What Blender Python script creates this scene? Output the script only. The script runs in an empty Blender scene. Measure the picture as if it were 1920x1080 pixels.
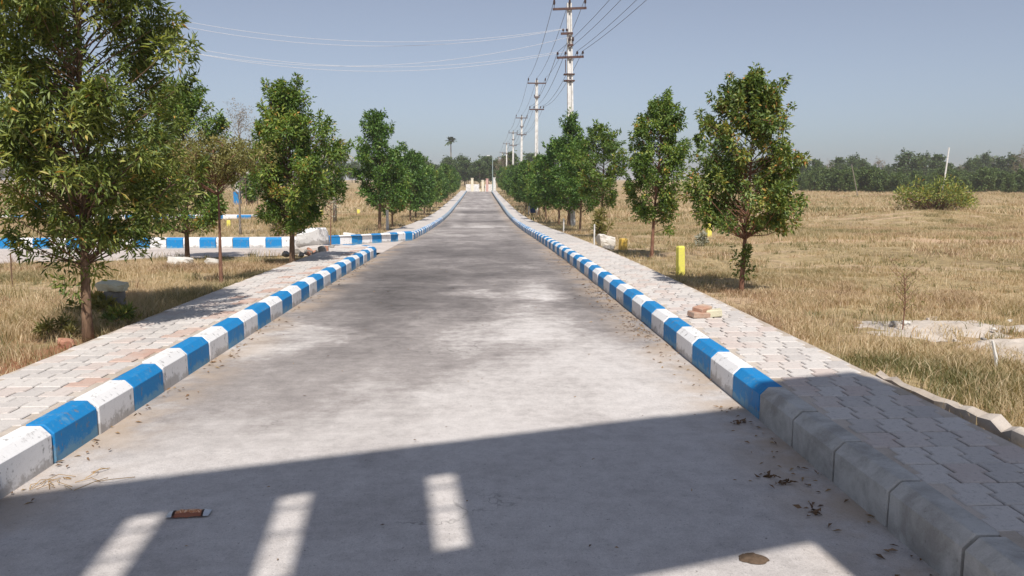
import bpy, math, random
import numpy as np
from mathutils import Vector, Matrix

# ------------------------------------------------------------------ camera, sky, sun, exposure
SC = bpy.context.scene
COL = SC.collection
EYE = 1.65
cam_d = bpy.data.cameras.new("camera"); cam = bpy.data.objects.new("camera", cam_d); COL.objects.link(cam)
cam.location = (0, 0, EYE)
cam.rotation_euler = (math.radians(90 - 7.93), 0, math.radians(-2.37))
cam_d.sensor_width = 36.0; cam_d.lens = 27.19; cam_d.clip_start = 0.05; cam_d.clip_end = 8000
SC.camera = cam

SUN_EL = 54.0
SHX, SHY = -0.11, 1.0                      # direction in which shadows fall on the ground
TANEL = math.tan(math.radians(SUN_EL))
world = bpy.data.worlds.new("World"); SC.world = world; world.use_nodes = True
wn = world.node_tree.nodes; wl = world.node_tree.links
bg = wn["Background"]
sky = wn.new("ShaderNodeTexSky"); sky.sky_type = 'NISHITA'; sky.sun_disc = False
sky.sun_elevation = math.radians(SUN_EL); sky.sun_rotation = math.atan2(-SHX, -SHY)
sky.air_density = 1.0; sky.dust_density = 0.9; sky.ozone_density = 10.0; sky.altitude = 0
hs = wn.new("ShaderNodeHueSaturation"); hs.inputs['Saturation'].default_value = 0.52
wt = wn.new("ShaderNodeMix"); wt.data_type = 'RGBA'; wt.blend_type = 'MULTIPLY'; wt.inputs[0].default_value = 1.0; wt.inputs[7].default_value = (.968, .970, .985, 1)
wl.new(sky.outputs[0], hs.inputs['Color']); wl.new(hs.outputs[0], wt.inputs[6]); wl.new(wt.outputs[2], bg.inputs['Color'])
bg.inputs['Strength'].default_value = 0.0575

sun_d = bpy.data.lights.new("sun", 'SUN'); sun = bpy.data.objects.new("sun", sun_d); COL.objects.link(sun)
sun_d.energy = 2.9; sun_d.angle = math.radians(0.6); sun_d.color = (1.0, 0.945, 0.875)
h = Vector((SHX, SHY, 0)).normalized() * math.cos(math.radians(SUN_EL))
sun.rotation_euler = Vector((h.x, h.y, -math.sin(math.radians(SUN_EL)))).to_track_quat('-Z', 'Y').to_euler()
sun.location = (4, -30, 30)
SC.view_settings.view_transform = 'Standard'; SC.view_settings.look = 'None'
SC.view_settings.exposure = 0.83; SC.view_settings.gamma = 1.0
SC.view_settings.use_curve_mapping = False
SC.cycles.volume_bounces = 1; SC.cycles.max_bounces = 6; SC.cycles.transparent_max_bounces = 4

rng = np.random.default_rng(7)
random.seed(7)

# ------------------------------------------------------------------ terrain height
KY = np.array([-300, 0, 5, 15, 24, 34, 54, 80, 136, 200, 400, 6000.])
KZ = np.array([0, 0, 0, -.10, -.30, -.58, -.93, -.86, -.42, .4, .8, .8])
KM = np.gradient(KZ, KY)
def zr(y):
    y = np.clip(np.asarray(y, float), -299, 5999)
    i = np.clip(np.searchsorted(KY, y) - 1, 0, len(KY) - 2)
    hh = KY[i+1] - KY[i]; t = (y - KY[i]) / hh
    return (2*t**3-3*t**2+1)*KZ[i]+(t**3-2*t**2+t)*hh*KM[i]+(-2*t**3+3*t**2)*KZ[i+1]+(t**3-t**2)*hh*KM[i+1]
def zf(y): return float(zr(y))
LAT = rng.random((256, 256))
def vnoise(x, y, s=1.0, o=0):
    x = np.asarray(x, float) / s + 17.3 * o + 1000; y = np.asarray(y, float) / s + 9.1 * o + 1000
    xi = np.floor(x).astype(int); yi = np.floor(y).astype(int); fx = x - xi; fy = y - yi
    fx = fx*fx*(3-2*fx); fy = fy*fy*(3-2*fy)
    a = LAT[xi % 256, yi % 256]; b = LAT[(xi+1) % 256, yi % 256]; c = LAT[xi % 256, (yi+1) % 256]; d = LAT[(xi+1) % 256, (yi+1) % 256]
    return (a*(1-fx)+b*fx)*(1-fy)+(c*(1-fx)+d*fx)*fy
XL, XR = -2.5, 1.93              # faces of the kerbs along the road
XL2 = -2.28                      # the same beyond the junction
KW, KH = 0.16, 0.235             # kerb width and height
SWL, SWR = -3.52, 2.90           # outer edges of the pavements
def near_edge(x):                # near and far side of the side road
    return np.interp(x, [-200, -60, -10.5, -7.8, -5.0, -3.4, -2.4], [15.5, 16.4, 17.0, 17.9, 19.0, 19.9, 20.0])
def far_edge(x):
    return np.interp(x, [-200, -5.6, -4.6, -3.8, -2.9, -2.3], [22.1, 22.1, 22.6, 23.6, 25.0, 26.2])
def sstep(a, b, v):
    t = np.clip((v-a)/(b-a), 0, 1); return t*t*(3-2*t)
def ground_off(x, y):
    x = np.asarray(x, float); y = np.asarray(y, float)
    n = (vnoise(x, y, 1.3, 1)-.5)*.07 + (vnoise(x, y, 5, 2)-.5)*.16*sstep(3.5, 8, np.abs(x)) + (vnoise(x, y, .4, 3)-.5)*.03
    n = n + (vnoise(x, y, 18, 4)-.5)*.5*sstep(9, 25, np.abs(x))*sstep(12, 30, y)
    o = .13 + n
    o = o + .55*np.exp(-((x-24.5)/5.5)**2 - ((y-41)/4.0)**2)                      # rise under the bush
    for (bx, by, bw, bh) in ((0, 47.5, .5, .22), (0, 30, .45, .10), (0, 62, .7, .25)):   # field bunds
        o = o + bh*np.exp(-((y-by-.06*(x-20)-1.2*(vnoise(x, y*0, 6, 5)-.5))/bw)**2)*sstep(9, 14, x)
    # the road corridor is dug in
    o = np.where((x > SWL+.03) & (x < SWR-.03), -.14, o)
    near = near_edge(x); far = far_edge(x)
    dn = y-near
    side = (x < -2.6)
    o = np.where(side & (dn < .5), o - .13*sstep(-4.5, -.3, dn), o)
    k = sstep(-.35, -.05, dn)*(1-sstep(0.75, .8, y-far))
    o = np.where(side, o*(1-k) - .10*k, o)
    o2 = .0*o
    o = np.where(side & (np.abs(y-53.5) < 2.4) & (x < -14), -.1, o)
    return o+o2
def gz(x, y): return float(zr(y) + ground_off(x, y))

# ------------------------------------------------------------------ helpers
def tag(o, label=None, cat=None, group=None, kind=None):
    if label: o['label'] = label
    if cat: o['category'] = cat
    if group: o['group'] = group
    if kind: o['kind'] = kind
    return o
def link(o, parent=None):
    COL.objects.link(o)
    if parent is not None: o.parent = parent
    return o
def empty(name, loc, rz=0.0):
    o = bpy.data.objects.new(name, None); o.empty_display_size = .2
    o.location = loc; o.rotation_euler = (0, 0, rz); return link(o)
def np_mesh(name, v, f, mats=(), smooth=False, midx=None, attr=None):
    v = np.asarray(v, np.float32); me = bpy.data.meshes.new(name)
    if isinstance(f, np.ndarray):
        n = f.shape[1]; me.vertices.add(len(v)); me.vertices.foreach_set('co', v.ravel())
        me.loops.add(f.size); me.loops.foreach_set('vertex_index', f.ravel().astype(np.int32))
        me.polygons.add(len(f)); me.polygons.foreach_set('loop_start', np.arange(len(f), dtype=np.int32)*n)
        me.polygons.foreach_set('loop_total', np.full(len(f), n, np.int32))
        me.update(calc_edges=True)
    else:
        me.from_pydata(v.tolist(), [], f)
    for m in mats: me.materials.append(m)
    if midx is not None: me.polygons.foreach_set('material_index', np.asarray(midx, np.int32))
    if smooth: me.polygons.foreach_set('use_smooth', np.ones(len(me.polygons), bool))
    if attr is not None:
        a = me.attributes.new('tint', 'FLOAT', 'POINT'); a.data.foreach_set('value', np.asarray(attr, np.float32))
    me.validate(); me.update(); return me
class MB:
    """collects boxes, tubes and prisms into one mesh"""
    def __init__(s): s.v = []; s.f = []; s.m = []
    def add(s, v, f, m=0):
        b = len(s.v); s.v += [tuple(map(float, p)) for p in v]; s.f += [[b+i for i in q] for q in f]; s.m += [m]*len(f); return s
    def box(s, c, d, m=0, M=None, bev=0.0):
        x, y, z = (q/2 for q in d); e = min(bev, x*.8, y*.8, z*.8)
        if e <= 0:
            P = [(-x,-y,-z),(x,-y,-z),(x,y,-z),(-x,y,-z),(-x,-y,z),(x,-y,z),(x,y,z),(-x,y,z)]
            F = [(0,3,2,1),(4,5,6,7),(0,1,5,4),(1,2,6,5),(2,3,7,6),(3,0,4,7)]
        else:
            P = []; F = []
            for zz, k in ((-z, e), (-z+e, 0), (z-e, 0), (z, e)):
                P += [(-x+k,-y+k,zz),(x-k,-y+k,zz),(x-k,y-k,zz),(-x+k,y-k,zz)]
            F.append((0,3,2,1)); F.append((12,13,14,15))
            for r in range(3):
                for i in range(4): F.append((r*4+i, r*4+(i+1) % 4, r*4+4+(i+1) % 4, r*4+4+i))
        out = []
        for p in P:
            q = Vector(p)
            if M is not None: q = M @ q
            out.append((q.x+c[0], q.y+c[1], q.z+c[2]))
        return s.add(out, F, m)
    def tube(s, pts, rad, n=6, m=0, cap=True):
        pts = [Vector(p) for p in pts]; V = []; F = []
        up = None
        for i, p in enumerate(pts):
            t = (pts[min(i+1, len(pts)-1)]-pts[max(i-1, 0)])
            t = t.normalized() if t.length > 1e-9 else Vector((0, 0, 1))
            if up is None: up = Vector((1, 0, 0)) if abs(t.x) < .8 else Vector((0, 1, 0))
            a = (up - t*up.dot(t)).normalized(); b = t.cross(a); up = a
            r = rad[i] if hasattr(rad, '__len__') else rad
            for k in range(n):
                g = 2*math.pi*k/n; V.append(p+a*(r*math.cos(g))+b*(r*math.sin(g)))
        for i in range(len(pts)-1):
            for k in range(n): F.append((i*n+k, i*n+(k+1) % n, (i+1)*n+(k+1) % n, (i+1)*n+k))
        if cap: F.append(tuple(range(n))[::-1]); F.append(tuple((len(pts)-1)*n+k for k in range(n)))
        return s.add(V, F, m)
    def mesh(s, name, mats, smooth=False):
        return np_mesh(name, s.v, s.f, mats if isinstance(mats, (list, tuple)) else [mats], smooth, s.m)
    def build(s, name, mats, parent=None, smooth=False, loc=None):
        o = bpy.data.objects.new(name, s.mesh(name, mats, smooth)); link(o, parent)
        if loc is not None: o.location = loc
        return o
def rock_mesh(name, mat, dims, seed, rough=.25, sub=2):
    """an angular lump: a subdivided box pushed about, flat shaded"""
    r = np.random.default_rng(seed); n = 2**sub
    import itertools
    idx = {}; V = []; F = []
    def vid(p):
        if p not in idx: idx[p] = len(V); V.append(p)
        return idx[p]
    for ax in range(3):
        for sgn in (0, n):
            for i in range(n):
                for j in range(n):
                    q = []
                    for (a, b) in ((i, j), (i+1, j), (i+1, j+1), (i, j+1)):
                        p = [0, 0, 0]; p[ax] = sgn; p[(ax+1) % 3] = a; p[(ax+2) % 3] = b; q.append(vid(tuple(p)))
                    F.append(q if sgn else q[::-1])
    P = np.array(V, float)/n*2-1
    L = np.linalg.norm(P, axis=1, keepdims=True); P = P*(1-.45) + P/L*.45*1.1
    off = r.normal(size=(4, 3)); amp = np.zeros(len(P))
    for o in off: amp += np.sin(P@(o*2.1)+o[0]*5)*.25
    P *= (1+rough*amp[:, None]); P += r.normal(size=P.shape)*.06*rough*2
    for k in range(3):                                   # a few flat broken faces
        nv = r.normal(size=3); nv /= np.linalg.norm(nv); d = P@nv; c = .72; P -= nv*np.maximum(d-c, 0)[:, None]
    P *= np.array(dims)/2
    return np_mesh(name, P, F, [mat])

# ------------------------------------------------------------------ materials
class NT:
    def __init__(s, name):
        s.mat = bpy.data.materials.new(name); s.mat.use_nodes = True; s.t = s.mat.node_tree
        s.b = s.t.nodes['Principled BSDF']; s.out = s.t.nodes['Material Output']
        s.b.inputs['Roughness'].default_value = .85
        s.b.inputs['Specular IOR Level'].default_value = .25
    def n(s, typ, **kw):
        q = s.t.nodes.new('ShaderNode'+typ)
        for k, v in kw.items():
            if hasattr(q, k) and k not in ('Scale',): setattr(q, k, v)
        return q
    def l(s, a, b): s.t.links.new(a, b)
    def put(s, sock, v):
        if hasattr(v, 'is_linked') or hasattr(v, 'links'): s.l(v, sock)
        else: sock.default_value = v
    def coord(s, kind='Object', scale=(1, 1, 1)):
        c = s.n('TexCoord'); m = s.n('Mapping'); m.inputs['Scale'].default_value = scale
        s.l(c.outputs[kind], m.inputs['Vector']); return m.outputs[0]
    def wcoord(s, scale=(1, 1, 1), loc=(0, 0, 0)):
        c = s.n('NewGeometry'); m = s.n('Mapping'); m.inputs['Scale'].default_value = scale; m.inputs['Location'].default_value = loc
        s.l(c.outputs['Position'], m.inputs['Vector']); return m.outputs[0]
    def noise(s, vec, scale, detail=4, rough=.55, dist=0.0):
        q = s.n('TexNoise'); q.inputs['Scale'].default_value = scale; q.inputs['Detail'].default_value = detail
        q.inputs['Roughness'].default_value = rough; q.inputs['Distortion'].default_value = dist
        s.l(vec, q.inputs['Vector']); return q.outputs['Fac']
    def ramp(s, fac, stops, interp='LINEAR'):
        q = s.n('ValToRGB'); cr = q.color_ramp; cr.interpolation = interp
        while len(cr.elements) < len(stops): cr.elements.new(.5)
        for e, (p, c) in zip(cr.elements, stops):
            e.position = p; e.color = (c, c, c, 1) if not hasattr(c, '__len__') else (*c, 1)
        s.l(fac, q.inputs['Fac']); return q.outputs['Color']
    def mix(s, fac, a, b, mode='MIX'):
        q = s.n('Mix'); q.data_type = 'RGBA'; q.blend_type = mode; q.clamp_factor = True
        for sock, v in ((q.inputs[0], fac), (q.inputs[6], a), (q.inputs[7], b)):
            if hasattr(v, 'links'): s.l(v, sock)
            elif hasattr(v, '__len__'): sock.default_value = (*v, 1)
            else: sock.default_value = v if sock.type == 'VALUE' else (v, v, v, 1)
        return q.outputs[2]
    def math(s, op, a, b=0.0, c=None):
        q = s.n('Math'); q.operation = op
        for i, v in enumerate((a, b) + ((c,) if c is not None else ())):
            if hasattr(v, 'links'): s.l(v, q.inputs[i])
            else: q.inputs[i].default_value = v
        return q.outputs[0]
    def sep(s, vec):
        q = s.n('SeparateXYZ'); s.l(vec, q.inputs[0]); return q.outputs
    def maprange(s, v, a, b, c=0.0, d=1.0, smooth=True):
        q = s.n('MapRange'); q.interpolation_type = 'SMOOTHSTEP' if smooth else 'LINEAR'
        s.l(v, q.inputs['Value']); q.inputs['From Min'].default_value = a; q.inputs['From Max'].default_value = b
        q.inputs['To Min'].default_value = c; q.inputs['To Max'].default_value = d; return q.outputs['Result']
    def bump(s, hgt, strength=.3, dist=.01):
        q = s.n('Bump'); q.inputs['Strength'].default_value = strength; q.inputs['Distance'].default_value = dist
        s.l(hgt, q.inputs['Height']); s.l(q.outputs[0], s.b.inputs['Normal'])
    def col(s, v):
        s.put(s.b.inputs['Base Color'], v if hasattr(v, 'links') else (*v, 1)); return s
    def rand(s):
        return s.n('ObjectInfo').outputs['Random']

def mat_plain(name, c, c2=None, scale=12, rough=.8, metal=0.0, bump=.15):
    t = NT(name); n = t.noise(t.coord(), scale, 5, .6)
    c2 = c2 or tuple(x*.6 for x in c)
    t.col(t.ramp(n, [(.35, c), (.68, c2)])); t.b.inputs['Roughness'].default_value = rough; t.b.inputs['Metallic'].default_value = metal
    if bump: t.bump(t.noise(t.coord(), scale*6, 4), bump, .01)
    return t.mat

def mat_road():
    t = NT('road_concrete'); P0 = t.wcoord(); x0, y0, z0 = t.sep(P0)
    # wander the coordinates so that no stain has a clean outline
    w = t.n('TexNoise'); w.inputs['Scale'].default_value = .8; w.inputs['Detail'].default_value = 5; w.inputs['Roughness'].default_value = .65; t.l(P0, w.inputs['Vector'])
    vm = t.n('VectorMath'); vm.operation = 'SUBTRACT'; t.l(w.outputs['Color'], vm.inputs[0]); vm.inputs[1].default_value = (.5, .5, .5)
    vs = t.n('VectorMath'); vs.operation = 'MULTIPLY_ADD'; t.l(vm.outputs[0], vs.inputs[0]); vs.inputs[1].default_value = (1.7, 3.2, 0); t.l(P0, vs.inputs[2]); P = vs.outputs[0]
    x, y, z = t.sep(P)
    def mp(scale, src=None):
        m = t.n('Mapping'); m.inputs['Scale'].default_value = scale; t.l(src or P, m.inputs['Vector']); return m.outputs[0]
    big = t.noise(P, .33, 5, .62); mid = t.noise(P0, 1.1, 7, .68, .5)
    streak = t.noise(mp((.30, 1.5, 1)), 1.0, 6, .65); brush = t.noise(mp((.9, 9, 1), P0), 1.0, 5, .7)
    lane = t.noise(mp((1.5, .13, 1)), 1.0, 5, .6)
    fine = t.noise(P0, 8, 7, .75); grit = t.noise(P0, 170, 3, .7); speck = t.noise(P0, 48, 4, .8)
    age = t.maprange(y, 4.5, 13.5); age2 = t.maprange(y0, 24, 62, 0, .20)
    s1 = t.math('MULTIPLY_ADD', big, .75, t.math('MULTIPLY', mid, .75))
    s1 = t.math('ADD', s1, t.math('MULTIPLY', streak, .40)); s1 = t.math('ADD', s1, t.math('MULTIPLY', lane, .60)); s1 = t.math('ADD', s1, t.math('MULTIPLY', fine, .30))
    s1 = t.math('MULTIPLY_ADD', brush, .30, s1)
    s1 = t.math('MULTIPLY_ADD', t.math('SUBTRACT', s1, 1.49), t.maprange(y, 4.0, 10.0, .50, 1.55), 1.46)
    s1 = t.math('MULTIPLY_ADD', age, .50, s1); s1 = t.math('SUBTRACT', s1, age2)
    def blob(cx, cy, rx, ry, amp, src):
        a = t.math('DIVIDE', t.math('SUBTRACT', x, cx), rx); b = t.math('DIVIDE', t.math('SUBTRACT', y, cy), ry)
        r = t.math('ADD', t.math('MULTIPLY', a, a), t.math('MULTIPLY', b, b))
        return t.math('MULTIPLY_ADD', t.maprange(r, 1.6, .0), amp, src)
    s1 = blob(-.9, 9.3, 1.2, 3.4, .30, s1); s1 = blob(-1.8, 6.3, .8, 1.5, .26, s1); s1 = blob(1.5, 10.0, .5, 2.6, .16, s1)
    s1 = blob(.35, 8.5, .9, .8, -.26, s1); s1 = blob(.1, 11.7, .55, .55, -.50, s1); s1 = blob(.95, 11.6, .4, 1.5, -.32, s1)
    s1 = blob(-2.0, 8.0, .6, .9, -.26, s1); s1 = blob(.55, 7.6, 1.1, 3.6, -.08, s1); s1 = blob(-1.5, 13.0, 1.0, 4.0, .20, s1); s1 = blob(0.0, 30.0, 1.5, 2.5, -.25, s1); s1 = blob(0.0, 40.0, 2.0, 2.0, -.3, s1); s1 = blob(0.3, 48.0, 2.0, 2.0, .35, s1); s1 = blob(0.0, 64.0, 2.2, 3.0, .35, s1); s1 = blob(-.6, 18, 1.9, 5.5, .22, s1)
    f = t.maprange(s1, 1.18, 2.60, smooth=False)
    c = t.ramp(f, [(0.0, (.72, .682, .658)), (.20, (.63, .59, .565)), (.40, (.39, .355, .338)), (.68, (.23, .208, .20)), (1.0, (.125, .113, .110))])
    c = t.mix(t.maprange(fine, .35, .72, 0, .8), c, t.mix(1.0, c, .80, 'MULTIPLY'))
    c = t.mix(t.maprange(speck, .56, .70), c, t.mix(1.0, c, .66, 'MULTIPLY'))
    c = t.mix(t.maprange(t.noise(P0, 30, 3, .8), .66, .72, 0, .7), c, (.16, .14, .13))
    c = t.mix(t.maprange(grit, .3, .7, 0, .55), c, t.mix(1.0, c, .62, 'MULTIPLY'))
    vo = t.n('TexVoronoi'); vo.feature = 'DISTANCE_TO_EDGE'; vo.inputs['Scale'].default_value = .42; t.l(P, vo.inputs['Vector'])
    ck = t.math('MULTIPLY', t.maprange(vo.outputs['Distance'], .006, .001), t.maprange(t.noise(P0, .5, 3), .52, .60))
    c = t.mix(t.math('MULTIPLY', ck, .55), c, (.13, .12, .11))
    e = t.math('MAXIMUM', t.maprange(x0, 1.30, 1.95), t.maprange(x0, -1.9, -2.55))
    e = t.math('MULTIPLY', e, t.maprange(t.noise(P0, 1.7, 5, .65), .36, .60))
    c = t.mix(t.math('MULTIPLY', e, .72), c, (.42, .32, .23))
    t.col(c); t.b.inputs['Roughness'].default_value = .9
    t.bump(t.math('ADD', grit, t.math('MULTIPLY', speck, 1.4)), .45, .008)
    return t.mat

def mat_soil():
    t = NT('dry_soil'); P = t.wcoord(); x, y, z = t.sep(P)
    a = t.noise(P, .22, 5, .6, .5); b = t.noise(P, 1.4, 6, .65); c3 = t.noise(P, 9, 5, .7); w = t.noise(t.wcoord((.25, 1.6, 1)), .5, 5, .6)
    s = t.math('ADD', t.math('MULTIPLY', a, .5), t.math('MULTIPLY', b, .5))
    c = t.ramp(s, [(.32, (.21, .16, .085)), (.46, (.35, .265, .14)), (.56, (.43, .33, .18)), (.70, (.47, .33, .20))])
    c = t.mix(t.maprange(w, .52, .66), c, (.50, .36, .235))
    c = t.mix(t.maprange(c3, .47, .66, 0, .75), c, (.15, .105, .06))
    c = t.mix(t.maprange(t.noise(P, 3.2, 6, .75), .52, .64, 0, .65), c, (.20, .155, .075))
    c = t.mix(t.maprange(t.noise(P, .9, 6, .7), .56, .66, 0, .6), c, (.50, .37, .25))
    # bare reddish track across the field and red earth by the first tree
    trk = t.math('ABSOLUTE', t.math('SUBTRACT', y, t.math('MULTIPLY_ADD', x, -.10, 22.5)))
    trk = t.math('ADD', trk, t.math('MULTIPLY', t.math('SUBTRACT', b, .5), 4.0))
    trk = t.math('MULTIPLY', t.maprange(trk, 1.7, .2), t.maprange(x, 5, 8))
    c = t.mix(t.math('MULTIPLY', trk, .8), c, (.55, .38, .25))
    red = t.math('MULTIPLY', t.maprange(x, -5.6, -3.9), t.math('MULTIPLY', t.maprange(x, -3.2, -3.4), t.maprange(y, 9.5, 6.5)))
    red = t.math('MULTIPLY', red, t.maprange(b, .35, .55))
    c = t.mix(red, c, (.27, .13, .07))
    t.col(c); t.bump(t.math('ADD', c3, t.noise(P, 60, 3)), .6, .03); t.b.inputs['Roughness'].default_value = 1.0
    return t.mat

def mat_paint(name, col, fade, wear):
    t = NT(name); O = t.coord(); W = t.wcoord(); x, y, z = t.sep(O); r = t.rand()
    n = t.noise(W, 7, 6, .7, .3); n2 = t.noise(W, 34, 5, .7); n3 = t.noise(t.wcoord((1, 1, .35)), 16, 4, .65)
    c = t.mix(t.maprange(n2, .4, .75, 0, .35), col, fade)
    c = t.mix(t.math('MULTIPLY', r, .22), c, t.mix(1.0, c, .72, 'MULTIPLY'))
    low = t.maprange(z, .115, .0)                                       # splashed and scuffed near the gutter
    k = t.math('ADD', t.math('MULTIPLY', low, .30), t.math('MULTIPLY', n, 1.0)); k = t.math('MULTIPLY_ADD', n2, .35, k)
    c = t.mix(t.maprange(k, .74, .95, 0, .9), c, wear)
    scr = t.maprange(t.math('ADD', n3, t.math('MULTIPLY', n2, .5)), .84, .95)
    c = t.mix(t.math('MULTIPLY', scr, .7), c, (.20, .19, .18))
    t.col(c); t.b.inputs['Roughness'].default_value = .6; t.bump(t.noise(W, 60, 4), .25, .006)
    return t.mat

def mat_concrete(name, a, b, scale=4):
    t = NT(name); W = t.wcoord(); r = t.rand()
    n = t.noise(W, scale, 6, .65, .4); n2 = t.noise(W, scale*9, 5, .7); g = t.noise(W, 150, 3, .7)
    c = t.mix(t.maprange(n, .35, .68), a, b)
    c = t.mix(t.maprange(n2, .55, .78, 0, .7), c, t.mix(1.0, c, .55, 'MULTIPLY'))
    c = t.mix(t.math('MULTIPLY', r, .3), c, t.mix(1.0, c, .7, 'MULTIPLY'))
    c = t.mix(t.maprange(g, .35, .7, 0, .3), c, t.mix(1.0, c, .6, 'MULTIPLY'))
    t.col(c); t.bump(t.math('ADD', n2, g), .35, .006); t.b.inputs['Roughness'].default_value = .9
    return t.mat

def mat_leaf(name, stops, trans=.35):
    t = NT(name); at = t.n('Attribute'); at.attribute_name = 'tint'
    c = t.ramp(at.outputs['Fac'], stops)
    d = t.n('BsdfDiffuse'); tr = t.n('BsdfTranslucent'); gl = t.n('BsdfGlossy'); gl.inputs['Roughness'].default_value = .5
    gl.inputs['Color'].default_value = (.9, .95, .9, 1)
    t.l(c, d.inputs['Color']); t.l(t.mix(1.0, c, (1.0, 1.0, .45), 'MULTIPLY'), tr.inputs['Color'])
    m1 = t.n('MixShader'); m1.inputs[0].default_value = trans; t.l(d.outputs[0], m1.inputs[1]); t.l(tr.outputs[0], m1.inputs[2])
    m2 = t.n('MixShader'); m2.inputs[0].default_value = .03; t.l(m1.outputs[0], m2.inputs[1]); t.l(gl.outputs[0], m2.inputs[2])
    t.l(m2.outputs[0], t.out.inputs['Surface']); return t.mat

def mat_bark(name, a, b):
    t = NT(name); v = t.coord(scale=(1, 1, .25)); n = t.noise(v, 30, 6, .7, .5)
    t.col(t.ramp(n, [(.35, a), (.62, b)])); t.bump(n, .7, .01); return t.mat

M = {}
M['road'] = mat_road()
M['side'] = mat_concrete('side_road_concrete', (.62, .55, .50), (.50, .44, .40), 1.2)
M['soil'] = mat_soil()
M['blue'] = mat_paint('blue_kerb_paint', (.012, .21, .50), (.03, .28, .56), (.15, .31, .44))
M['white'] = mat_paint('white_kerb_paint', (.80, .79, .78), (.70, .69, .68), (.42, .40, .38))
M['bare'] = mat_concrete('bare_kerb_concrete', (.58, .565, .535), (.36, .34, .315))
M['bed'] = mat_concrete('mortar_bed', (.30, .262, .225), (.19, .165, .14))
M['pave_far'] = mat_concrete('far_paving', (.66, .61, .565), (.54, .49, .455), 2)
def mat_paver():
    t = NT('paver_concrete'); r = t.rand(); W = t.wcoord()
    c = t.ramp(r, [(0, (.61, .57, .535)), (.25, (.56, .522, .49)), (.48, (.50, .465, .44)), (.66, (.60, .54, .50)), (.82, (.575, .49, .445)), (1.0, (.47, .44, .41))], 'CONSTANT')
    n = t.noise(W, 1.6, 5, .65, .4); n2 = t.noise(W, 30, 5, .75); g = t.noise(W, 160, 3, .7)
    c = t.mix(t.maprange(n, .38, .66, 0, .55), c, (.61, .57, .53))
    c = t.mix(t.maprange(n2, .5, .72, 0, .65), c, t.mix(1.0, c, .55, 'MULTIPLY'))
    c = t.mix(t.maprange(g, .35, .7, 0, .3), c, t.mix(1.0, c, .6, 'MULTIPLY'))
    t.col(c); t.bump(t.math('ADD', n2, g), .3, .005); t.b.inputs['Roughness'].default_value = .9; return t.mat
M['paver'] = mat_paver()
M['red_paver'] = mat_concrete('terracotta_paver', (.54, .36, .29), (.57, .46, .40), 3)
M['yellow'] = mat_plain('yellow_marker_paint', (.80, .74, .12), (.70, .62, .16), 20, .7)
M['ochre'] = mat_plain('ochre_marker_paint', (.68, .44, .07), (.60, .40, .12), 20, .7)
M['polewhite'] = mat_plain('whitewashed_pole', (.78, .77, .75), (.55, .53, .50), 5, .75)
M['steel'] = mat_plain('painted_steel', (.07, .045, .045), (.13, .07, .055), 14, .55)
M['insul'] = mat_plain('insulator_glaze', (.05, .035, .035), (.09, .05, .04), 20, .3, bump=0)
M['wire'] = mat_plain('dark_wire', (.10, .10, .11), (.14, .14, .15), 5, .5, .3, 0)
M['wire_al'] = mat_plain('bright_aluminium_wire', (.72, .72, .73), (.64, .64, .65), 5, .45, 0, 0)
M['sand'] = mat_concrete('pale_sand', (.62, .55, .48), (.46, .39, .32), 2)
M['rock_white'] = mat_concrete('white_stone', (.74, .71, .66), (.58, .54, .48), 3)
M['rock_grey'] = mat_concrete('grey_stone', (.36, .34, .31), (.22, .20, .18), 6)
M['rock_red'] = mat_concrete('red_stone', (.55, .27, .18), (.42, .22, .15), 6)
M['rock_pale'] = mat_concrete('pale_yellow_stone', (.72, .68, .50), (.62, .57, .42), 6)
M['brickred'] = mat_concrete('broken_brick', (.46, .27, .19), (.52, .40, .31), 8)
M['bark'] = mat_bark('brown_bark', (.10, .062, .04), (.24, .155, .10))
M['bark_red'] = mat_bark('reddish_bark', (.12, .055, .035), (.28, .15, .10))
M['bark_grey'] = mat_bark('grey_bark', (.16, .135, .11), (.30, .26, .22))
G0 = [(0, (0.049, 0.092, 0.021)), (0.35, (0.124, 0.209, 0.037)), (0.65, (0.214, 0.308, 0.055)), (0.86, (0.407, 0.42, 0.086)), (1, (0.587, 0.33, 0.086))]
GO = [(0, (0.057, 0.09, 0.023)), (0.3, (0.145, 0.201, 0.043)), (0.6, (0.27, 0.314, 0.072)), (0.84, (0.464, 0.453, 0.116)), (1, (0.58, 0.303, 0.087))]
GR = [(0, (0.05, 0.088, 0.023)), (0.3, (0.112, 0.177, 0.04)), (0.6, (0.193, 0.261, 0.058)), (0.82, (0.404, 0.383, 0.083)), (1, (0.577, 0.27, 0.083))]
GD = [(0, (0.04, 0.086, 0.02)), (0.4, (0.091, 0.183, 0.033)), (0.75, (0.155, 0.269, 0.046)), (1, (0.295, 0.354, 0.066))]
GY = [(0, (0.13, 0.13, 0.039)), (0.5, (0.286, 0.273, 0.091)), (1, (0.429, 0.351, 0.13))]
GB = [(0, (0.098, 0.084, 0.056)), (0.5, (0.196, 0.154, 0.098)), (1, (0.308, 0.224, 0.126))]
GF = [(0, (0.045, 0.076, 0.025)), (0.5, (0.083, 0.134, 0.034)), (1, (0.15, 0.202, 0.056))]
M['leaf'] = mat_leaf('green_leaves', G0); M['leaf_olive'] = mat_leaf('olive_leaves', GO); M['leaf_red'] = mat_leaf('mixed_leaves', GR)
M['leaf_dense'] = mat_leaf('deep_green_leaves', GD); M['leaf_yellow'] = mat_leaf('yellow_leaves', GY); M['leaf_brown'] = mat_leaf('brown_twigs_and_leaves', GB, .15)
M['leaf_far'] = mat_leaf('far_leaves', GF, .2)
M['leaf_pale'] = mat_leaf('pale_fronds', [(0, (.30, .29, .22)), (1, (.55, .53, .44))], .3)
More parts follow.
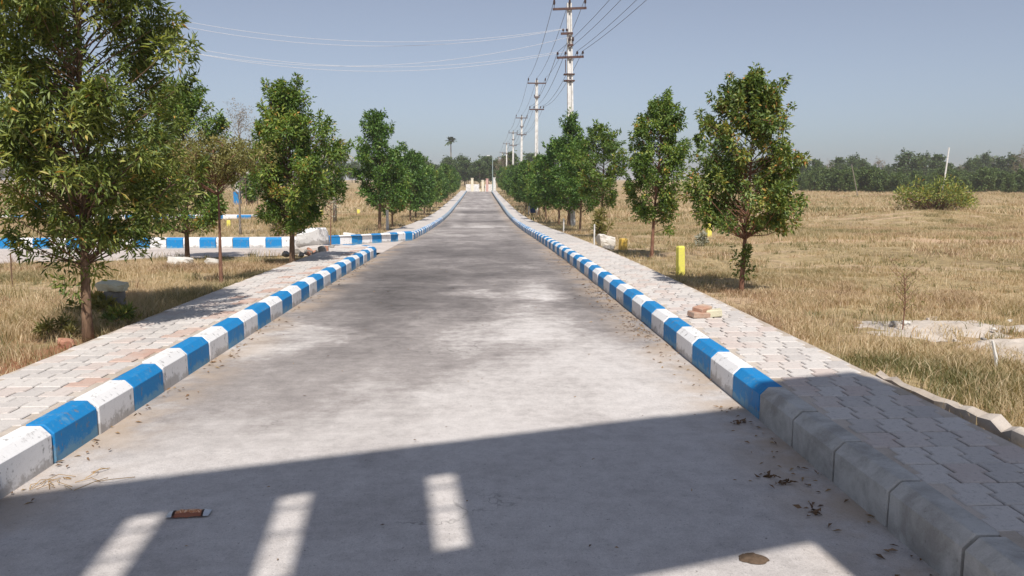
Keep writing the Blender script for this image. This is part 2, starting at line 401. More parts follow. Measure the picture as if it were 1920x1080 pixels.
M['grass'] = mat_leaf('dry_grass_blades', [(0, (.16, .16, .06)), (.16, (.29, .245, .115)), (.34, (.50, .385, .225)), (.7, (.65, .505, .33)), (.88, (.55, .375, .245)), (1, (.29, .18, .11))], .3)
M['litter'] = mat_leaf('dead_leaves', [(0, (.10, .06, .035)), (.5, (.24, .14, .075)), (1, (.36, .25, .13))], .1)

# ------------------------------------------------------------------ ground, road, side road
def grid_mesh(name, xs, ys, zfun, mat):
    X, Y = np.meshgrid(xs, ys); Z = zfun(X, Y); V = np.stack([X.ravel(), Y.ravel(), Z.ravel()], 1)
    nx, ny = len(xs), len(ys); i = np.arange(nx-1)[None, :] + nx*np.arange(ny-1)[:, None]
    F = np.stack([i, i+1, i+nx+1, i+nx], -1).reshape(-1, 4)
    return np_mesh(name, V, F, [mat], True)
def uniq(*a): return np.unique(np.round(np.concatenate(a), 4))
xs = uniq(np.arange(-12, 12, .16), np.arange(-40, -12, .8), np.arange(12, 45, .7), np.geomspace(45, 1800, 24), -np.geomspace(40, 1800, 24), [SWL, SWL+.05, SWR-.05, SWR])
ys = uniq(np.arange(2.0, 30, .16), np.arange(-12, 2, 1.0), np.arange(30, 70, .5), np.geomspace(70, 2300, 46), -np.geomspace(12.5, 400, 10))
g = link(bpy.data.objects.new('ground', grid_mesh('ground', xs, ys, lambda X, Y: zr(Y)+ground_off(X, Y), M['soil'])))
tag(g, 'dry straw coloured field earth on both sides of the road', None, None, 'structure')
ry = uniq(np.arange(-8, 40, .5), np.arange(40, 142.5, 1.5))
road = link(bpy.data.objects.new('road', grid_mesh('road', np.linspace(XL-.05, XR+.05, 12), ry, lambda X, Y: zr(Y), M['road'])))
tag(road, 'straight concrete road with dark stains running to the horizon', None, None, 'structure')
# side road: a sheet between its two edges
sx = uniq(np.linspace(-60, -12, 20), np.linspace(-12, XL-.02, 40)); V = []; nv = 10
for x in sx:
    a, b = float(near_edge(x)), float(far_edge(x))
    for k in range(nv):
        y = a+(b-a)*k/(nv-1); V.append((x, y, zf(y)+.004))
F = [(i*nv+k, (i+1)*nv+k, (i+1)*nv+k+1, i*nv+k+1) for i in range(len(sx)-1) for k in range(nv-1)]
side = link(bpy.data.objects.new('side_road', np_mesh('side_road', V, F, [M['side']], True)))
tag(side, 'side road branching off behind the white and blue kerb', None, None, 'structure')

# ------------------------------------------------------------------ kerbs
def kerb_mesh(name, L, mat, hgt=KH, w=KW, gap=.010):
    ch = .055; prof = [(0, -.12), (0, hgt-ch), (.004, hgt-ch+.005), (ch-.003, hgt-.003), (ch+.005, hgt), (w, hgt), (w, -.12)]
    l = L/2-gap/2; rings = [(-l, .005), (-l+.008, 0), (l-.008, 0), (l, .005)]; V = []; F = []; n = len(prof)
    for y, e in rings:
        for (x, z) in prof: V.append((x+(e if x < w/2 else -e), y, z-(e if z > 0 else 0)))
    for r in range(3):
        for k in range(n): F.append((r*n+k, (r+1)*n+k, (r+1)*n+(k+1) % n, r*n+(k+1) % n))
    F.append(tuple(range(n))); F.append(tuple(3*n+k for k in range(n))[::-1])
    return np_mesh(name, V, F, [mat])
def path_points(pts, step):
    P = [Vector((*p, 0)) for p in pts]; out = []; acc = 0.0; need = 0.0; i = 0
    segs = [(P[k], P[k+1]) for k in range(len(P)-1)]; lens = [(b-a).length for a, b in segs]; tot = sum(lens)
    def at(s):
        for (a, b), l in zip(segs, lens):
            if s <= l: return a+(b-a)*(s/l)
            s -= l
        return segs[-1][1]
    n = int(tot/step+.5); st = tot/n
    return [(at(k*st), at((k+1)*st)) for k in range(n)], st
def kerb_line(root, pts, step, colour, hgt=KH, far=48.0):
    """blocks along a path, kerb body to the right of its direction; colour(i) picks the paint"""
    segs, st = path_points(pts, step); cache = {}; fv = MB()
    for i, (a, b) in enumerate(segs):
        mk = colour(i, (a+b)/2); mid = (a+b)/2; t = (b-a); rz = math.atan2(t.y, t.x)-math.pi/2
        slope = math.atan2(zf(b.y)-zf(a.y), t.length)
        if mid.y < far:
            L = round(t.length, 2)
            if (mk, L) not in cache: cache[(mk, L)] = kerb_mesh('kerb_block', t.length, M[mk], hgt, KW, .020 if mk == 'bare' else .010)
            o = link(bpy.data.objects.new('kerb_block', cache[(mk, L)]), root)
            o.location = (mid.x+random.gauss(0, .003), mid.y, zf(mid.y)+random.gauss(0, .003))
            o.rotation_euler = (slope+random.gauss(0, .005), random.gauss(0, .008), rz+random.gauss(0, .011 if mk == 'bare' else .005))
        else:
            mi = 0 if mk == 'white' else 1
            c = Matrix.Rotation(rz, 3, 'Z'); n0 = len(fv.v)
            prof = [(0, -.12), (0, hgt-.065), (.07, hgt), (KW, hgt), (KW, -.12)]; VV = []
            for yy in (-t.length/2, t.length/2):
                for (px, pz) in prof:
                    q = c @ Vector((px, yy, 0)); VV.append((mid.x+q.x, mid.y+q.y, zf(mid.y+q.y)+pz))
            fv.add(VV, [(k, k+5, 5+(k+1) % 5, (k+1) % 5) for k in range(5)], mi)
    if fv.v:
        o = fv.build('far_kerb_run', [M['white'], M['blue']], root); o['kind'] = 'stuff'
kr = empty('kerb', (0, 0, 0)); tag(kr, 'blue and white kerb along the pavement beside the poles', None, None, 'structure')
y0 = 5.14-5*.57
kerb_line(kr, [(XR, y0), (XR, 40), (XR+.12, 70), (XR+.15, 140)], .57, lambda i, m: 'bare' if i < 5 else ('blue' if i % 2 == 1 else 'white'))
kl = empty('kerb', (0, 0, 0)); tag(kl, 'blue and white kerb with rounded end before the side road', None, None, 'structure')
arc = [(XL-1.25+1.2*math.cos(a), 18.85+1.05*math.sin(a)) for a in np.linspace(1.9, 0, 8)]
y1 = 4.45-.525*3
kerb_line(kl, [(XL, 18.75), (XL, y1)], .525, lambda i, m: 'blue' if int(round((m.y-4.7125)/.525)) % 2 == 0 else 'white')
kerb_line(kl, arc, .36, lambda i, m: 'blue' if i % 2 == 0 else 'white')
kl2 = empty('kerb', (0, 0, 0)); tag(kl2, 'blue and white kerb on the tree row side, beyond the side road', None, None, 'structure')
kerb_line(kl2, [(XL2, 140), (XL2, 26.3)], .56, lambda i, m: 'blue' if i % 2 else 'white')
kerb_line(kl2, [(XL2, 26.3), (-2.9, 25.0), (-3.8, 23.6), (-4.6, 22.6), (-5.6, 22.1), (-46, 22.1)], .46, lambda i, m: 'blue' if i % 2 == 0 else 'white', .30)
kl3 = empty('kerb', (0, 0, 0)); tag(kl3, 'far white and blue kerb across the plots behind the first tree', None, None, 'structure')
kerb_line(kl3, [(-15, 51.5), (-60, 51.5)], .9, lambda i, m: 'blue' if i % 2 == 0 else 'white', .30, far=60)
fr = link(bpy.data.objects.new('far_road', grid_mesh('far_road', np.linspace(-60, -15, 10), np.linspace(51.7, 55.8, 6), lambda X, Y: zr(Y)+.2, M['pave_far'])))
tag(fr, 'pale paved strip behind the far kerb', None, None, 'structure')

# ------------------------------------------------------------------ pavements with zigzag pavers
def paver_mesh(name, w, L, s, mat, h=.05, gap=.012, bev=.006):
    """zigzag paver: two half lengths stepped sideways by s"""
    def outline(e):
        return [(e, e), (w-e, e), (w-e, L/2-e+e), (w+s-e, L/2+e), (w+s-e, L-e), (s+e, L-e), (s+e, L/2), (e, L/2-e)]
    def ring(e, z): return [(x-(w+s)/2, y-L/2, z) for x, y in outline(e)]
    V = ring(gap/2, -h)+ring(gap/2, -bev)+ring(gap/2+bev, 0); F = []
    for r in range(2):
        for k in range(8): F.append((r*8+k, r*8+(k+1) % 8, r*8+8+(k+1) % 8, r*8+8+k))
    F.append((16, 17, 18, 22, 23)); F.append((18, 19, 20, 21, 22))
    return np_mesh(name, V, F, [mat])
def pavement(label, xa, xb, ya, yb, ysplit, yfar, rowred=None):
    P = MB()
    for (a, b, zt, zb) in ((ya, yfar, KH-.016, -.12), (yfar, yb, KH-.004, -.12)):
        if b <= a: continue
        n = max(2, int((b-a)/3)); yy = np.linspace(a, b, n+1); V = []; F = []
        for y in yy:
            z = zf(y); V += [(xa, y, z+zb), (xa, y, z+zt), (xb, y, z+zt), (xb, y, z+zb)]
        for i in range(n):
            for k in range(3): F.append((i*4+k, i*4+k+1, i*4+5+k, i*4+4+k))
        F.append((0, 1, 2, 3)); F.append((4*n+3, 4*n+2, 4*n+1, 4*n))
        P.add(V, F, 0 if zt < KH-.01 else 1)
    root = P.build('pavement', [M['bed'], M['pave_far']]); tag(root, label, None, None, 'structure')
    for (a, b) in ((xa, xa+.085), (xb-.09, xb)):
        V = []; F = []; yy = np.arange(ya, yfar, .2); rr_ = random.Random(3)
        for y in yy: z = zf(y)+KH-.009+rr_.gauss(0, .001); e = rr_.gauss(0, .004); V += [(a-.002, y, z-.05), (a-.002, y, z), (b+.002+e*0, y, z), (b+.002, y, z-.05)]
        for i in range(len(yy)-1):
            for k in range(3): F.append((i*4+k, i*4+k+1, i*4+5+k, i*4+4+k))
        if len(yy) > 1: link(bpy.data.objects.new('mortar_edge', np_mesh('mortar_edge', V, F, [M['sand']])), root)
    L = .25; st = .045; nc = 4; w = (xb-xa-st-.05)/nc
    ma = paver_mesh('paver', w, L, st, M['paver']); mr = paver_mesh('paver', w, L, st, M['red_paver'])
    fv = MB(); r = random.Random(5); row = 0; y = ya
    while y+L <= yfar:
        sh = .035 if row % 2 else .0
        for k in range(nc):
            isred = (rowred == k and (row//2) % 2 == 0 and r.random() < .8) or (rowred is not None and r.random() < .02)
            cx, cy = xa+sh+w*k+(w+st)/2, y+L/2
            z = zf(cy)+KH-.002+r.gauss(0, .0013); sl = (zf(cy+.1)-zf(cy-.1))/.2
            if cy < ysplit:
                o = link(bpy.data.objects.new('paver', mr if isred else ma), root); o.location = (cx, cy, z)
                o.rotation_euler = (sl+r.gauss(0, .003), r.gauss(0, .003), r.gauss(0, .006))
            else:
                me = mr if isred else ma
                fv.add([(v.co.x+cx, v.co.y+cy, v.co.z+z+v.co.y*sl) for v in me.vertices], [tuple(p.vertices) for p in me.polygons][8:], 1 if isred else 0)
        y += L; row += 1
    if fv.v:
        o = fv.build('far_pavers', [M['paver'], M['red_paver']], root); o['kind'] = 'stuff'
    return root
pavement('narrow zigzag paved footway beside the unpainted kerb', XR+KW+.004, SWR, 2.4, 139, 20.5, 48)
pavement('narrow zigzag paved footway in front of the first tree', SWL, XL-KW-.004, 3.1, 18.6, 18.7, 18.6, rowred=3)
pavement('footway of the tree row beyond the side road', -3.35, XL2-KW-.004, 26.8, 139, 26.0, 27)
# the rounded end of the footway and the strip behind the side-road kerb
cb = MB(); pts = [(SWL, 18.55), (XL-KW-.02, 18.55)] + [(XL-1.25+1.03*math.cos(a), 18.85+.88*math.sin(a)) for a in np.linspace(0, 1.9, 8)] + [(-4.3, 19.3), (-4.3, 18.4)]
n = len(pts); zt = [zf(y)+KH-.012 for x, y in pts]
cb.add([(x, y, z) for (x, y), z in zip(pts, zt)]+[(x, y, z-.4) for (x, y), z in zip(pts, zt)], [tuple(range(n))]+[(k, (k+1) % n, n+(k+1) % n, n+k) for k in range(n)])
o = cb.build('pavement', M['pave_far']); tag(o, 'rounded concrete end of the footway at the junction', None, None, 'structure')
cb = MB(); e1 = [(-46, 22.27), (-5.52, 22.27), (-4.47, 22.75), (-3.66, 23.7), (-2.75, 25.1), (XL2-.17, 26.35), (XL2-.17, 26.75)]; e2 = [(-46, 22.9), (-6.2, 22.9), (-5.5, 23.3), (-4.6, 24.1), (-3.7, 25.4), (-3.35, 26.5), (-3.35, 26.75)]
cb.add([(x, y, zf(y)+.285-.06*max(0, min(1, (y-23)/3.5))) for x, y in e1+e2], [(k, k+7, k+8, k+1) for k in range(6)])
cb.add([(x, y, zf(y)+.285-.06*max(0, min(1, (y-23)/3.5))-.0) for x, y in e2]+[(x, y, zf(y)-.1) for x, y in e2], [(k, k+1, k+8, k+7) for k in range(6)])
o = cb.build('pavement', M['pave_far']); tag(o, 'pale strip of footway behind the side road kerb', None, None, 'structure')

# ------------------------------------------------------------------ the gateway behind the camera that throws the foreground shadow
WY, WS = -1.0, .327
def shade_h(xs_, ys_):            # height on the gateway whose shadow lands at this spot of the road
    return (ys_-WY-WS*xs_)/(1-WS*SHX)
ang = math.atan(WS); cosA = math.cos(ang)
gate = empty('entrance_gateway', (0, WY, 0), ang)
tag(gate, 'tall concrete entrance gateway with slotted top panel spanning the road', 'gateway')
def gx(X): return X/cosA
TK = TANEL*1.007
H_TOP, H_LOW, S_LO, S_HI = shade_h(0, 4.82)*TK, shade_h(1.51, 3.36)*TK, shade_h(-.12, 3.31)*TK, shade_h(-.24, 4.24)*TK
k5 = shade_h(-.24, 4.24); kx = -SHX*k5
XP0, XP1, XP2, XP3 = gx(-4.6), gx(-3.4), gx(1.51-SHX*shade_h(1.51, 3.36)), gx(2.79-SHX*shade_h(2.79, 5.5))
slots = [gx(x+kx) for x in (-.24, -.99, -1.67, -2.39, -3.1)]; sw = .16
gm = mat_concrete('gateway_plaster', (.62, .58, .52), (.50, .46, .41), 1.2)
for (a, b) in ((XP0, XP1), (XP2, XP3)):
    MB().box(((a+b)/2, -.25, H_TOP/2-.05), (b-a, .5, H_TOP+.1), bev=.02).build('pillar', gm, gate)
p = MB(); th = .07
def rect(x0, x1, z0, z1): p.box(((x0+x1)/2, -.03, (z0+z1)/2), (x1-x0, th, z1-z0))
rect(XP1, XP2, S_HI, H_TOP); rect(XP1, XP2, H_LOW, S_LO)
ed = sorted(slots); cur = XP1
for s_ in ed: rect(cur, s_-sw/2, S_LO, S_HI); cur = s_+sw/2
rect(cur, XP2, S_LO, S_HI)
p.build('slotted_panel', gm, gate)
for s_ in ed:
    for fz in (.22, .52):
        b = MB().tube([(s_-sw/2-.01, -.02, S_HI-(S_HI-S_LO)*fz), (s_+sw/2+.01, -.02, S_HI-(S_HI-S_LO)*fz)], .012, 6); b.build('crossbar', M['steel'], gate)

# ------------------------------------------------------------------ trees
class Leaves:
    def __init__(s): s.P = []; s.D = []; s.N = []; s.L = []; s.W = []; s.T = []
    def add(s, P, D, N, L, W, T):
        s.P.append(P); s.D.append(D); s.N.append(N); s.L.append(L); s.W.append(W); s.T.append(T)
    def mesh(s, name, mat, bend=.18):
        P = np.concatenate(s.P); D = np.concatenate(s.D); N = np.concatenate(s.N); L = np.concatenate(s.L)[:, None]; W = np.concatenate(s.W)[:, None]; T = np.concatenate(s.T)
        D /= np.linalg.norm(D, axis=1, keepdims=True)+1e-9
        S = np.cross(D, N); S /= np.linalg.norm(S, axis=1, keepdims=True)+1e-9; U = np.cross(S, D)
        a = P; tip = P+D*L-U*L*bend*1.2; ml = P+D*L*.45+S*W*.5+U*W*.15; mr = P+D*L*.45-S*W*.5+U*W*.15
        V = np.stack([a, ml, tip, mr], 1).reshape(-1, 3); n = len(P); i = np.arange(n)*4
        F = np.concatenate([np.stack([i, i+1, i+2], 1), np.stack([i, i+2, i+3], 1)])
        return np_mesh(name, V, F, [mat], False, None, np.repeat(T, 4))
def unit(v): return v/(np.linalg.norm(v, axis=-1, keepdims=True)+1e-9)

def tree_parts(seed, H, cb, prof, leaf, nleaf, clumps, csize, trunk_r, lean=(0, 0), droop=.25, leafmat='leaf', bark='bark', tintbias=0.0, fork=0, vary=.35, limbs=11, low=None, upness=.75, lo=.80, sprig=.42):
    """returns (trunk mesh, crown mesh); prof: [(height fraction of crown, radius)], leaf=(length,width)"""
    r = np.random.default_rng(seed)
    ph = np.array([p[0] for p in prof]); pr = np.array([p[1] for p in prof])
    wob = r.normal(size=4)*.5
    def axis(z):
        t = z/H; return np.array([lean[0]*t*H + .03*H*math.sin(3.1*t+wob[0])*t, lean[1]*t*H+.03*H*math.sin(2.7*t+wob[1])*t, z])
    lob = r.uniform(0, 6.28, 3); amp = r.uniform(.5, 1, 3)*vary
    def R(z, phi):
        t = (z-cb)/(H-cb); base = np.interp(t, ph, pr)
        return base*(1+amp[0]*math.sin(phi+lob[0]+t*2)*.55+amp[1]*math.sin(2*phi+lob[1]-t*3)*.4+amp[2]*math.sin(3*phi+lob[2]+t*5)*.35)
    tb = MB(); zs = np.linspace(-.12, H*.94, 12)
    rad = [max(.006, trunk_r*(1-.93*(max(z, 0)/H)**.8)*(1.25 if z < .05 else 1)) for z in zs]
    tb.tube([axis(z) for z in zs], rad, 8)
    LV = Leaves(); C = []
    for k in range(limbs):
        t = (k+.3)/limbs; z0 = cb*lo+(H*.86-cb*lo)*t**1.05; phi = k*2.4+r.uniform(-.5, .5)
        z1 = min(H*.97, z0+(.35+.35*r.random())*(H-cb)*.45*upness+.1); rr = max(.08, R(max(z1, cb+.05), phi)*r.uniform(.72, .98))
        a0 = axis(z0); a1 = axis(z1)+np.array([math.cos(phi)*rr, math.sin(phi)*rr, 0]); mid = (a0+a1)/2+np.array([math.cos(phi)*rr*.10, math.sin(phi)*rr*.10, -.06*rr])+r.normal(size=3)*.03
        br = trunk_r*(.42-.25*t)
        tb.tube([a0, a0*.55+mid*.45+r.normal(size=3)*.012, mid, a1], [br, br*.8, br*.6, .004], 5)
        for q in np.linspace(.45, 1.0, max(2, clumps//limbs//2)):
            c = (a0*(1-q)**2+2*mid*q*(1-q)+a1*q*q); C.append((c+r.normal(size=3)*csize*.5, c))
    nv = 0
    while len(C) < clumps and nv < clumps*10:
        nv += 1; t = r.random()**.95; z = cb+(H-cb)*t; phi = r.uniform(0, 6.283); rr = R(z, phi)*math.sqrt(r.uniform(.05, 1))
        c = axis(z)+np.array([math.cos(phi)*rr, math.sin(phi)*rr, 0]); zz = max(cb*.8, z-rr*.7); C.append((c, None if rr < .15 else axis(zz)))
    if low:
        for (x, y, z) in low:
            c = np.array([x, y, z]); C.append((c, axis(z*.9)))
    per = max(3, nleaf//len(C))
    for ci, (c, src) in enumerate(C):
        if src is not None and np.linalg.norm(c-src) > .06:
            m = (c+src)/2+r.normal(size=3)*.03; tb.tube([src, m, c], [.008, .006, .003], 4, cap=False)
        n = max(3, int(per*r.uniform(.45, 1.6))); sz = csize*r.uniform(.65, 1.35)
        d = unit(r.normal(size=(n, 3))); rad_ = sz*r.random(n)[:, None]**.5
        ax = axis(c[2]); out = unit(c-ax+1e-6)
        if r.random() < sprig:            # a pointed shoot instead of a round tuft
            sd = unit(out*.6+np.array([0, 0, 1.0])+r.normal(size=3)*.25); q = r.random(n)[:, None]
            P = c+sd*(q*2.3-.7)*sz+d*sz*.55*(1-.75*q)
        else: P = c+d*rad_*np.array([1, 1, .85])
        D = unit(d*.75+out*.35+np.array([0, 0, .30-droop])+r.normal(size=(n, 3))*.55)
        N = unit(r.normal(size=(n, 3))*.75+np.array([0, 0, .9])+out*.3)
        L = leaf[0]*r.uniform(.6, 1.25, n); W = leaf[1]*r.uniform(.7, 1.25, n)
        cl = r.normal()*.13
        T = np.clip(.42+tintbias+cl+r.normal(size=n)*.17+(r.random(n) < .02)*.45, 0, 1)
        LV.add(P, D, N, L, W, T)
    return tb.mesh('trunk', M[bark], True), LV.mesh('crown', M[leafmat])
def place_tree(name, meshes, loc, label, cat, group=None, rz=0.0, sc=1.0):
    root = empty(name, loc, rz); tag(root, label, cat, group)
    for nm, me in zip(('trunk', 'crown'), meshes):
        o = link(bpy.data.objects.new(nm, me), root)
        o.scale = (sc, sc, sc) if not hasattr(sc, '__len__') else sc
    return root
ROWL, ROWR = -3.75, 3.75
def at(x, y): return (x, y, gz(x, y))
oval = [(0, .45), (.12, .8), (.35, 1.0), (.6, .9), (.8, .62), (.93, .34), (1, .08)]
def sc_prof(p, k): return [(a, b*k) for a, b in p]

place_tree('roadside_tree', tree_parts(11, 4.5, .92, [(0, .55), (.1, .92), (.3, .98), (.6, .96), (.8, .75), (.93, .42), (1, .1)], (.092, .0205), 40000, 470, .155, .052, (.0, 0), .42, 'leaf_olive', 'bark', .0, limbs=18, vary=.28,
           low=[(-.10, -.05, .75), (.08, .05, .68), (-.16, .02, .95), (.18, -.1, .9), (-.05, -.1, .5), (.28, 0, 1.0), (-.2, -.12, .80)]+[(.75*math.cos(q*2.4)*(.45+.035*q), .75*math.sin(q*2.4)*(.45+.035*q), 1.05+.055*q) for q in range(18)]), at(-3.79, 7.5), 'tall willowy tree with narrow olive leaves, largest tree beside the footway', 'tree')
place_tree('umbrella_tree', tree_parts(12, 2.16, 1.72, [(0, .5), (.4, .82), (.8, .80), (1, .55)], (.055, .018), 8500, 150, .11, .035, (-.02, 0), .2, 'leaf_yellow', 'bark_red', 0, limbs=12, vary=.25, upness=1.6, lo=.86, sprig=.1), at(-3.83, 11.52), 'thin bare-stemmed tree with flat yellowish feathery crown', 'tree')
place_tree('roadside_tree', tree_parts(13, 3.32, .72, sc_prof([(0, .32), (.14, .66), (.35, 1.02), (.55, 1.0), (.72, .72), (.85, .42), (1, .1)], 1.0), (.078, .030), 30000, 290, .16, .06, (.01, 0), .3, 'leaf', 'bark', .02, limbs=15, vary=.45), at(-3.57, 14.78), 'broad green tree with pointed top behind the rounded kerb end', 'tree')
place_tree('roadside_tree', tree_parts(14, 3.75, .75, sc_prof(oval, 1.2), (.085, .034), 20000, 230, .17, .06, (0, 0), .3, 'leaf', 'bark', .05, limbs=12), at(-6.35, 17.0), 'green tree partly hidden behind the tall willowy tree', 'tree')
place_tree('bare_sapling', tree_parts(15, 1.75, 1.05, [(0, .12), (.5, .36), (.8, .34), (1, .12)], (.07, .026), 420, 40, .10, .022, (0, 0), .1, 'leaf_pale', 'bark_red', .2, limbs=9, upness=1.3), at(-3.62, 18.9), 'nearly bare sapling standing on the rounded footway end', 'sapling')
place_tree('sparse_tree', tree_parts(16, 4.6, 1.5, sc_prof(oval, 1.25), (.07, .02), 2600, 90, .22, .05, (0, 0), .1, 'leaf_brown', 'bark_grey', .25, limbs=14, upness=1.3), at(-8.7, 28.5), 'sparse brownish tree with twiggy top across the side road', 'tree')
place_tree('roadside_tree', tree_parts(17, 4.5, .95, sc_prof([(0, .5), (.12, .95), (.3, 1.05), (.55, .9), (.75, .62), (.9, .35), (1, .1)], 1.06), (.14, .055), 11000, 210, .19, .075, (0, 0), .3, 'leaf_dense', 'bark', .0, limbs=15, vary=.22), at(-3.95, 30.7), 'dense dark green cone shaped tree just beyond the side road', 'tree')

place_tree('roadside_tree', tree_parts(21, 2.9, .92, sc_prof([(0, .45), (.10, .80), (.3, .92), (.52, .80), (.72, .56), (.88, .32), (1, .06)], .96), (.066, .027), 24000, 270, .12, .038, (.015, 0), .3, 'leaf_red', 'bark_red', .06, limbs=16, vary=.42,
           low=[(-.30, -.1, 1.16), (-.62, .1, 1.28), (.62, 0, .96), (.55, .1, .86), (.45, -.1, 1.0), (.05, .02, .30), (-.08, .03, .40), (.02, -.05, .5)]), at(3.61, 10.46), 'open crowned tree with reddish trunk and rusty tipped leaves, nearest on the field side', 'tree')
place_tree('roadside_tree', tree_parts(22, 3.4, .92, sc_prof([(0, .3), (.12, .5), (.3, .72), (.55, .72), (.75, .50), (.9, .28), (1, .08)], 1.0), (.078, .031), 19000, 210, .145, .042, (.03, 0), .35, 'leaf', 'bark_red', .0, limbs=13, vary=.35,
           low=[(.32, 0, .8), (.36, 0, .62), (-.3, 0, .95), (.25, 0, .95)]), at(3.7, 16.49), 'slim green tree with a low drooping branch, second of the field side row', 'tree')
place_tree('roadside_tree', tree_parts(23, 3.5, 1.2, sc_prof(oval, .85), (.095, .038), 9000, 130, .17, .05, (.02, 0), .3, 'leaf', 'bark', -.02, limbs=11, vary=.5), at(3.75, 24.05), 'green tree with ragged crown, third of the field side row', 'tree')
place_tree('roadside_tree', tree_parts(24, 3.4, .9, sc_prof(oval, .95), (.12, .05), 6000, 120, .18, .05, (0, 0), .3, 'leaf_dense', 'bark', .05, limbs=11), at(3.8, 29.3), 'green tree just in front of the first power pole', 'tree')
place_tree('roadside_tree', tree_parts(25, 4.75, .85, [(0, .5), (.15, .95), (.35, 1.0), (.52, .72), (.7, .46), (.88, .36), (1, .12)], (.14, .055), 9000, 180, .19, .08, (-.01, 0), .3, 'leaf_dense', 'bark', .06, limbs=14, vary=.25), at(3.82, 33.2), 'tall dark green tree with narrow top covering the first power pole', 'tree')
rowv = [tree_parts(40+i, 3.7, .75, sc_prof(oval, 1.12), (.18, .08), 4200, 120, .21, .06, (0, 0), .3, m, 'bark', b, limbs=10, vary=.3) for i, (m, b) in enumerate((('leaf_dense', .0), ('leaf_dense', .12), ('leaf', -.02), ('leaf_dense', -.06)))]
k = 0
for i, y in enumerate((38.8, 44.5, 50.5, 56.5, 63, 69.5, 76.5, 84, 92, 101, 111, 122, 133)):
    lab = 'green tree of the field side row, the first behind the power pole' if i == 0 else ('green tree of the field side row, the second behind the power pole' if i == 1 else 'dark green tree merging into the far end of the field side row')
    place_tree('row_tree', rowv[k % 4], at(3.8+random.uniform(-.2, .25), y), lab, 'tree', 'trees of the field side row' if i > 1 else None, random.uniform(0, 6), random.uniform(.88, 1.14)); k += 1
for i, y in enumerate((36.5, 42.5, 48.5, 55, 62, 69, 77, 86, 95, 105, 116, 128)):
    lab = 'low green tree beside the dense dark cone shaped tree' if i == 0 else ('rounded green tree, third of the row beyond the side road' if i == 1 else 'dark green tree merging into the far end of the row beyond the side road')
    place_tree('row_tree', rowv[(k+1) % 4], at(-3.9+random.uniform(-.25, .2), y), lab, 'tree', 'trees of the row beyond the side road' if i > 1 else None, random.uniform(0, 6), random.uniform(.85, 1.08)); k += 1

# far trees: each its own thing, meshes shared by kind
fart = {
 'shrub': [tree_parts(60+i, 4.6, .25, [(0, .9), (.2, 1.35), (.5, 1.4), (.75, 1.1), (.92, .6), (1, .2)], (.36, .22), 2600, 85, .5, .09, (0, 0), .1, 'leaf_far', 'bark', .25, limbs=10, vary=.4) for i in range(3)],
 'tree': [tree_parts(70+i, 8.0, 1.8, [(0, .9), (.2, 2.1), (.5, 2.6), (.75, 2.1), (.92, 1.1), (1, .3)], (.45, .27), 3000, 95, .7, .16, (0, 0), .1, 'leaf_far', 'bark_grey', -.05, limbs=11, vary=.45) for i in range(3)],
 'bare': [tree_parts(80+i, 7.5, 2.2, [(0, .9), (.3, 2.0), (.6, 2.3), (.85, 1.5), (1, .4)], (.35, .10), 1300, 90, .7, .14, (0, 0), .0, 'leaf_brown', 'bark_grey', .1, limbs=14, vary=.5, upness=1.2) for i in range(2)]}
fr_ = random.Random(3)
def far_tree(kind, x, y, s, label, group):
    v = fart[kind]; me = v[fr_.randrange(len(v))]
    place_tree({'shrub': 'field_shrub', 'tree': 'distant_tree', 'bare': 'distant_bare_tree'}[kind], me, at(x, y), label, 'shrub' if kind == 'shrub' else 'tree', group, fr_.uniform(0, 6), (s*fr_.uniform(.95, 1.35), s*fr_.uniform(.95, 1.35), s))
def px2x(px, y): return (px-899.4)*y/1450*1.0+0.0
for i in range(96):         # green shrub belt along the back of the field
    y = fr_.uniform(118, 150)+ (16 if i % 3 == 0 else 0); ang_ = (i+fr_.random())/96
    far_tree('shrub', (.36+ang_*.44)*y, y, fr_.uniform(.5, .85), 'bushy green shrub in the belt behind the open field', 'shrubs behind the field')
for i in range(60):
    y = fr_.uniform(175, 260); far_tree('tree' if fr_.random() < .78 else 'bare', (.30+.52*(i+fr_.random())/60)*y, y, fr_.uniform(.55, 1.0), 'hazy tree rising behind the green shrub belt', 'trees on the field skyline')
for i in range(34):
    y = fr_.uniform(165, 270); far_tree('tree' if fr_.random() < .7 else 'bare', (-.13+.20*(i+fr_.random())/34)*y, y, fr_.uniform(.6, .92), 'hazy tree in the wood closing the far end of the road', 'trees at the road end')
for i in range(52):
    y = fr_.uniform(140, 260); far_tree(('tree', 'bare', 'shrub')[fr_.choice((0, 0, 1, 2))], (-.70+.60*(i+fr_.random())/52)*y, y, fr_.uniform(.6, .95), 'hazy tree on the skyline behind the plots', 'trees behind the plots')

# palms
def palm(name, loc, H, rc, n, mat, label, w=.12, tr=.16):
    root = empty(name, loc); tag(root, label, 'palm tree'); r = random.Random(n)
    MB().tube([(0, 0, -.2), (.05, 0, H*.4), (0, .05, H*.8), (0, 0, H)], [tr*1.2, tr, tr*.85, tr*.7], 7).build('trunk', M['bark_grey'], root, True)
    LV = Leaves(); rr = np.random.default_rng(n)
    for k in range(n):
        a = k*2.4; e = r.uniform(-.5, 1.2); d0 = np.array([math.cos(a)*math.cos(e), math.sin(a)*math.cos(e), math.sin(e)])
        for q in np.linspace(.12, 1, 14):
            c = np.array([0, 0, H])+d0*rc*q+np.array([0, 0, -.35*rc*q*q])
            sd = np.cross(d0, [0, 0, 1.0])
            for sg in (-1, 1):
                LV.add(c[None], (d0*.6+sd*sg*.9+np.array([0, 0, -.25]))[None], np.array([[0, 0, 1.0]]), np.array([rc*.38*(1.15-q*.6)]), np.array([w]), rr.random(1))
    link(bpy.data.objects.new('crown', LV.mesh('crown', mat)), root); return root
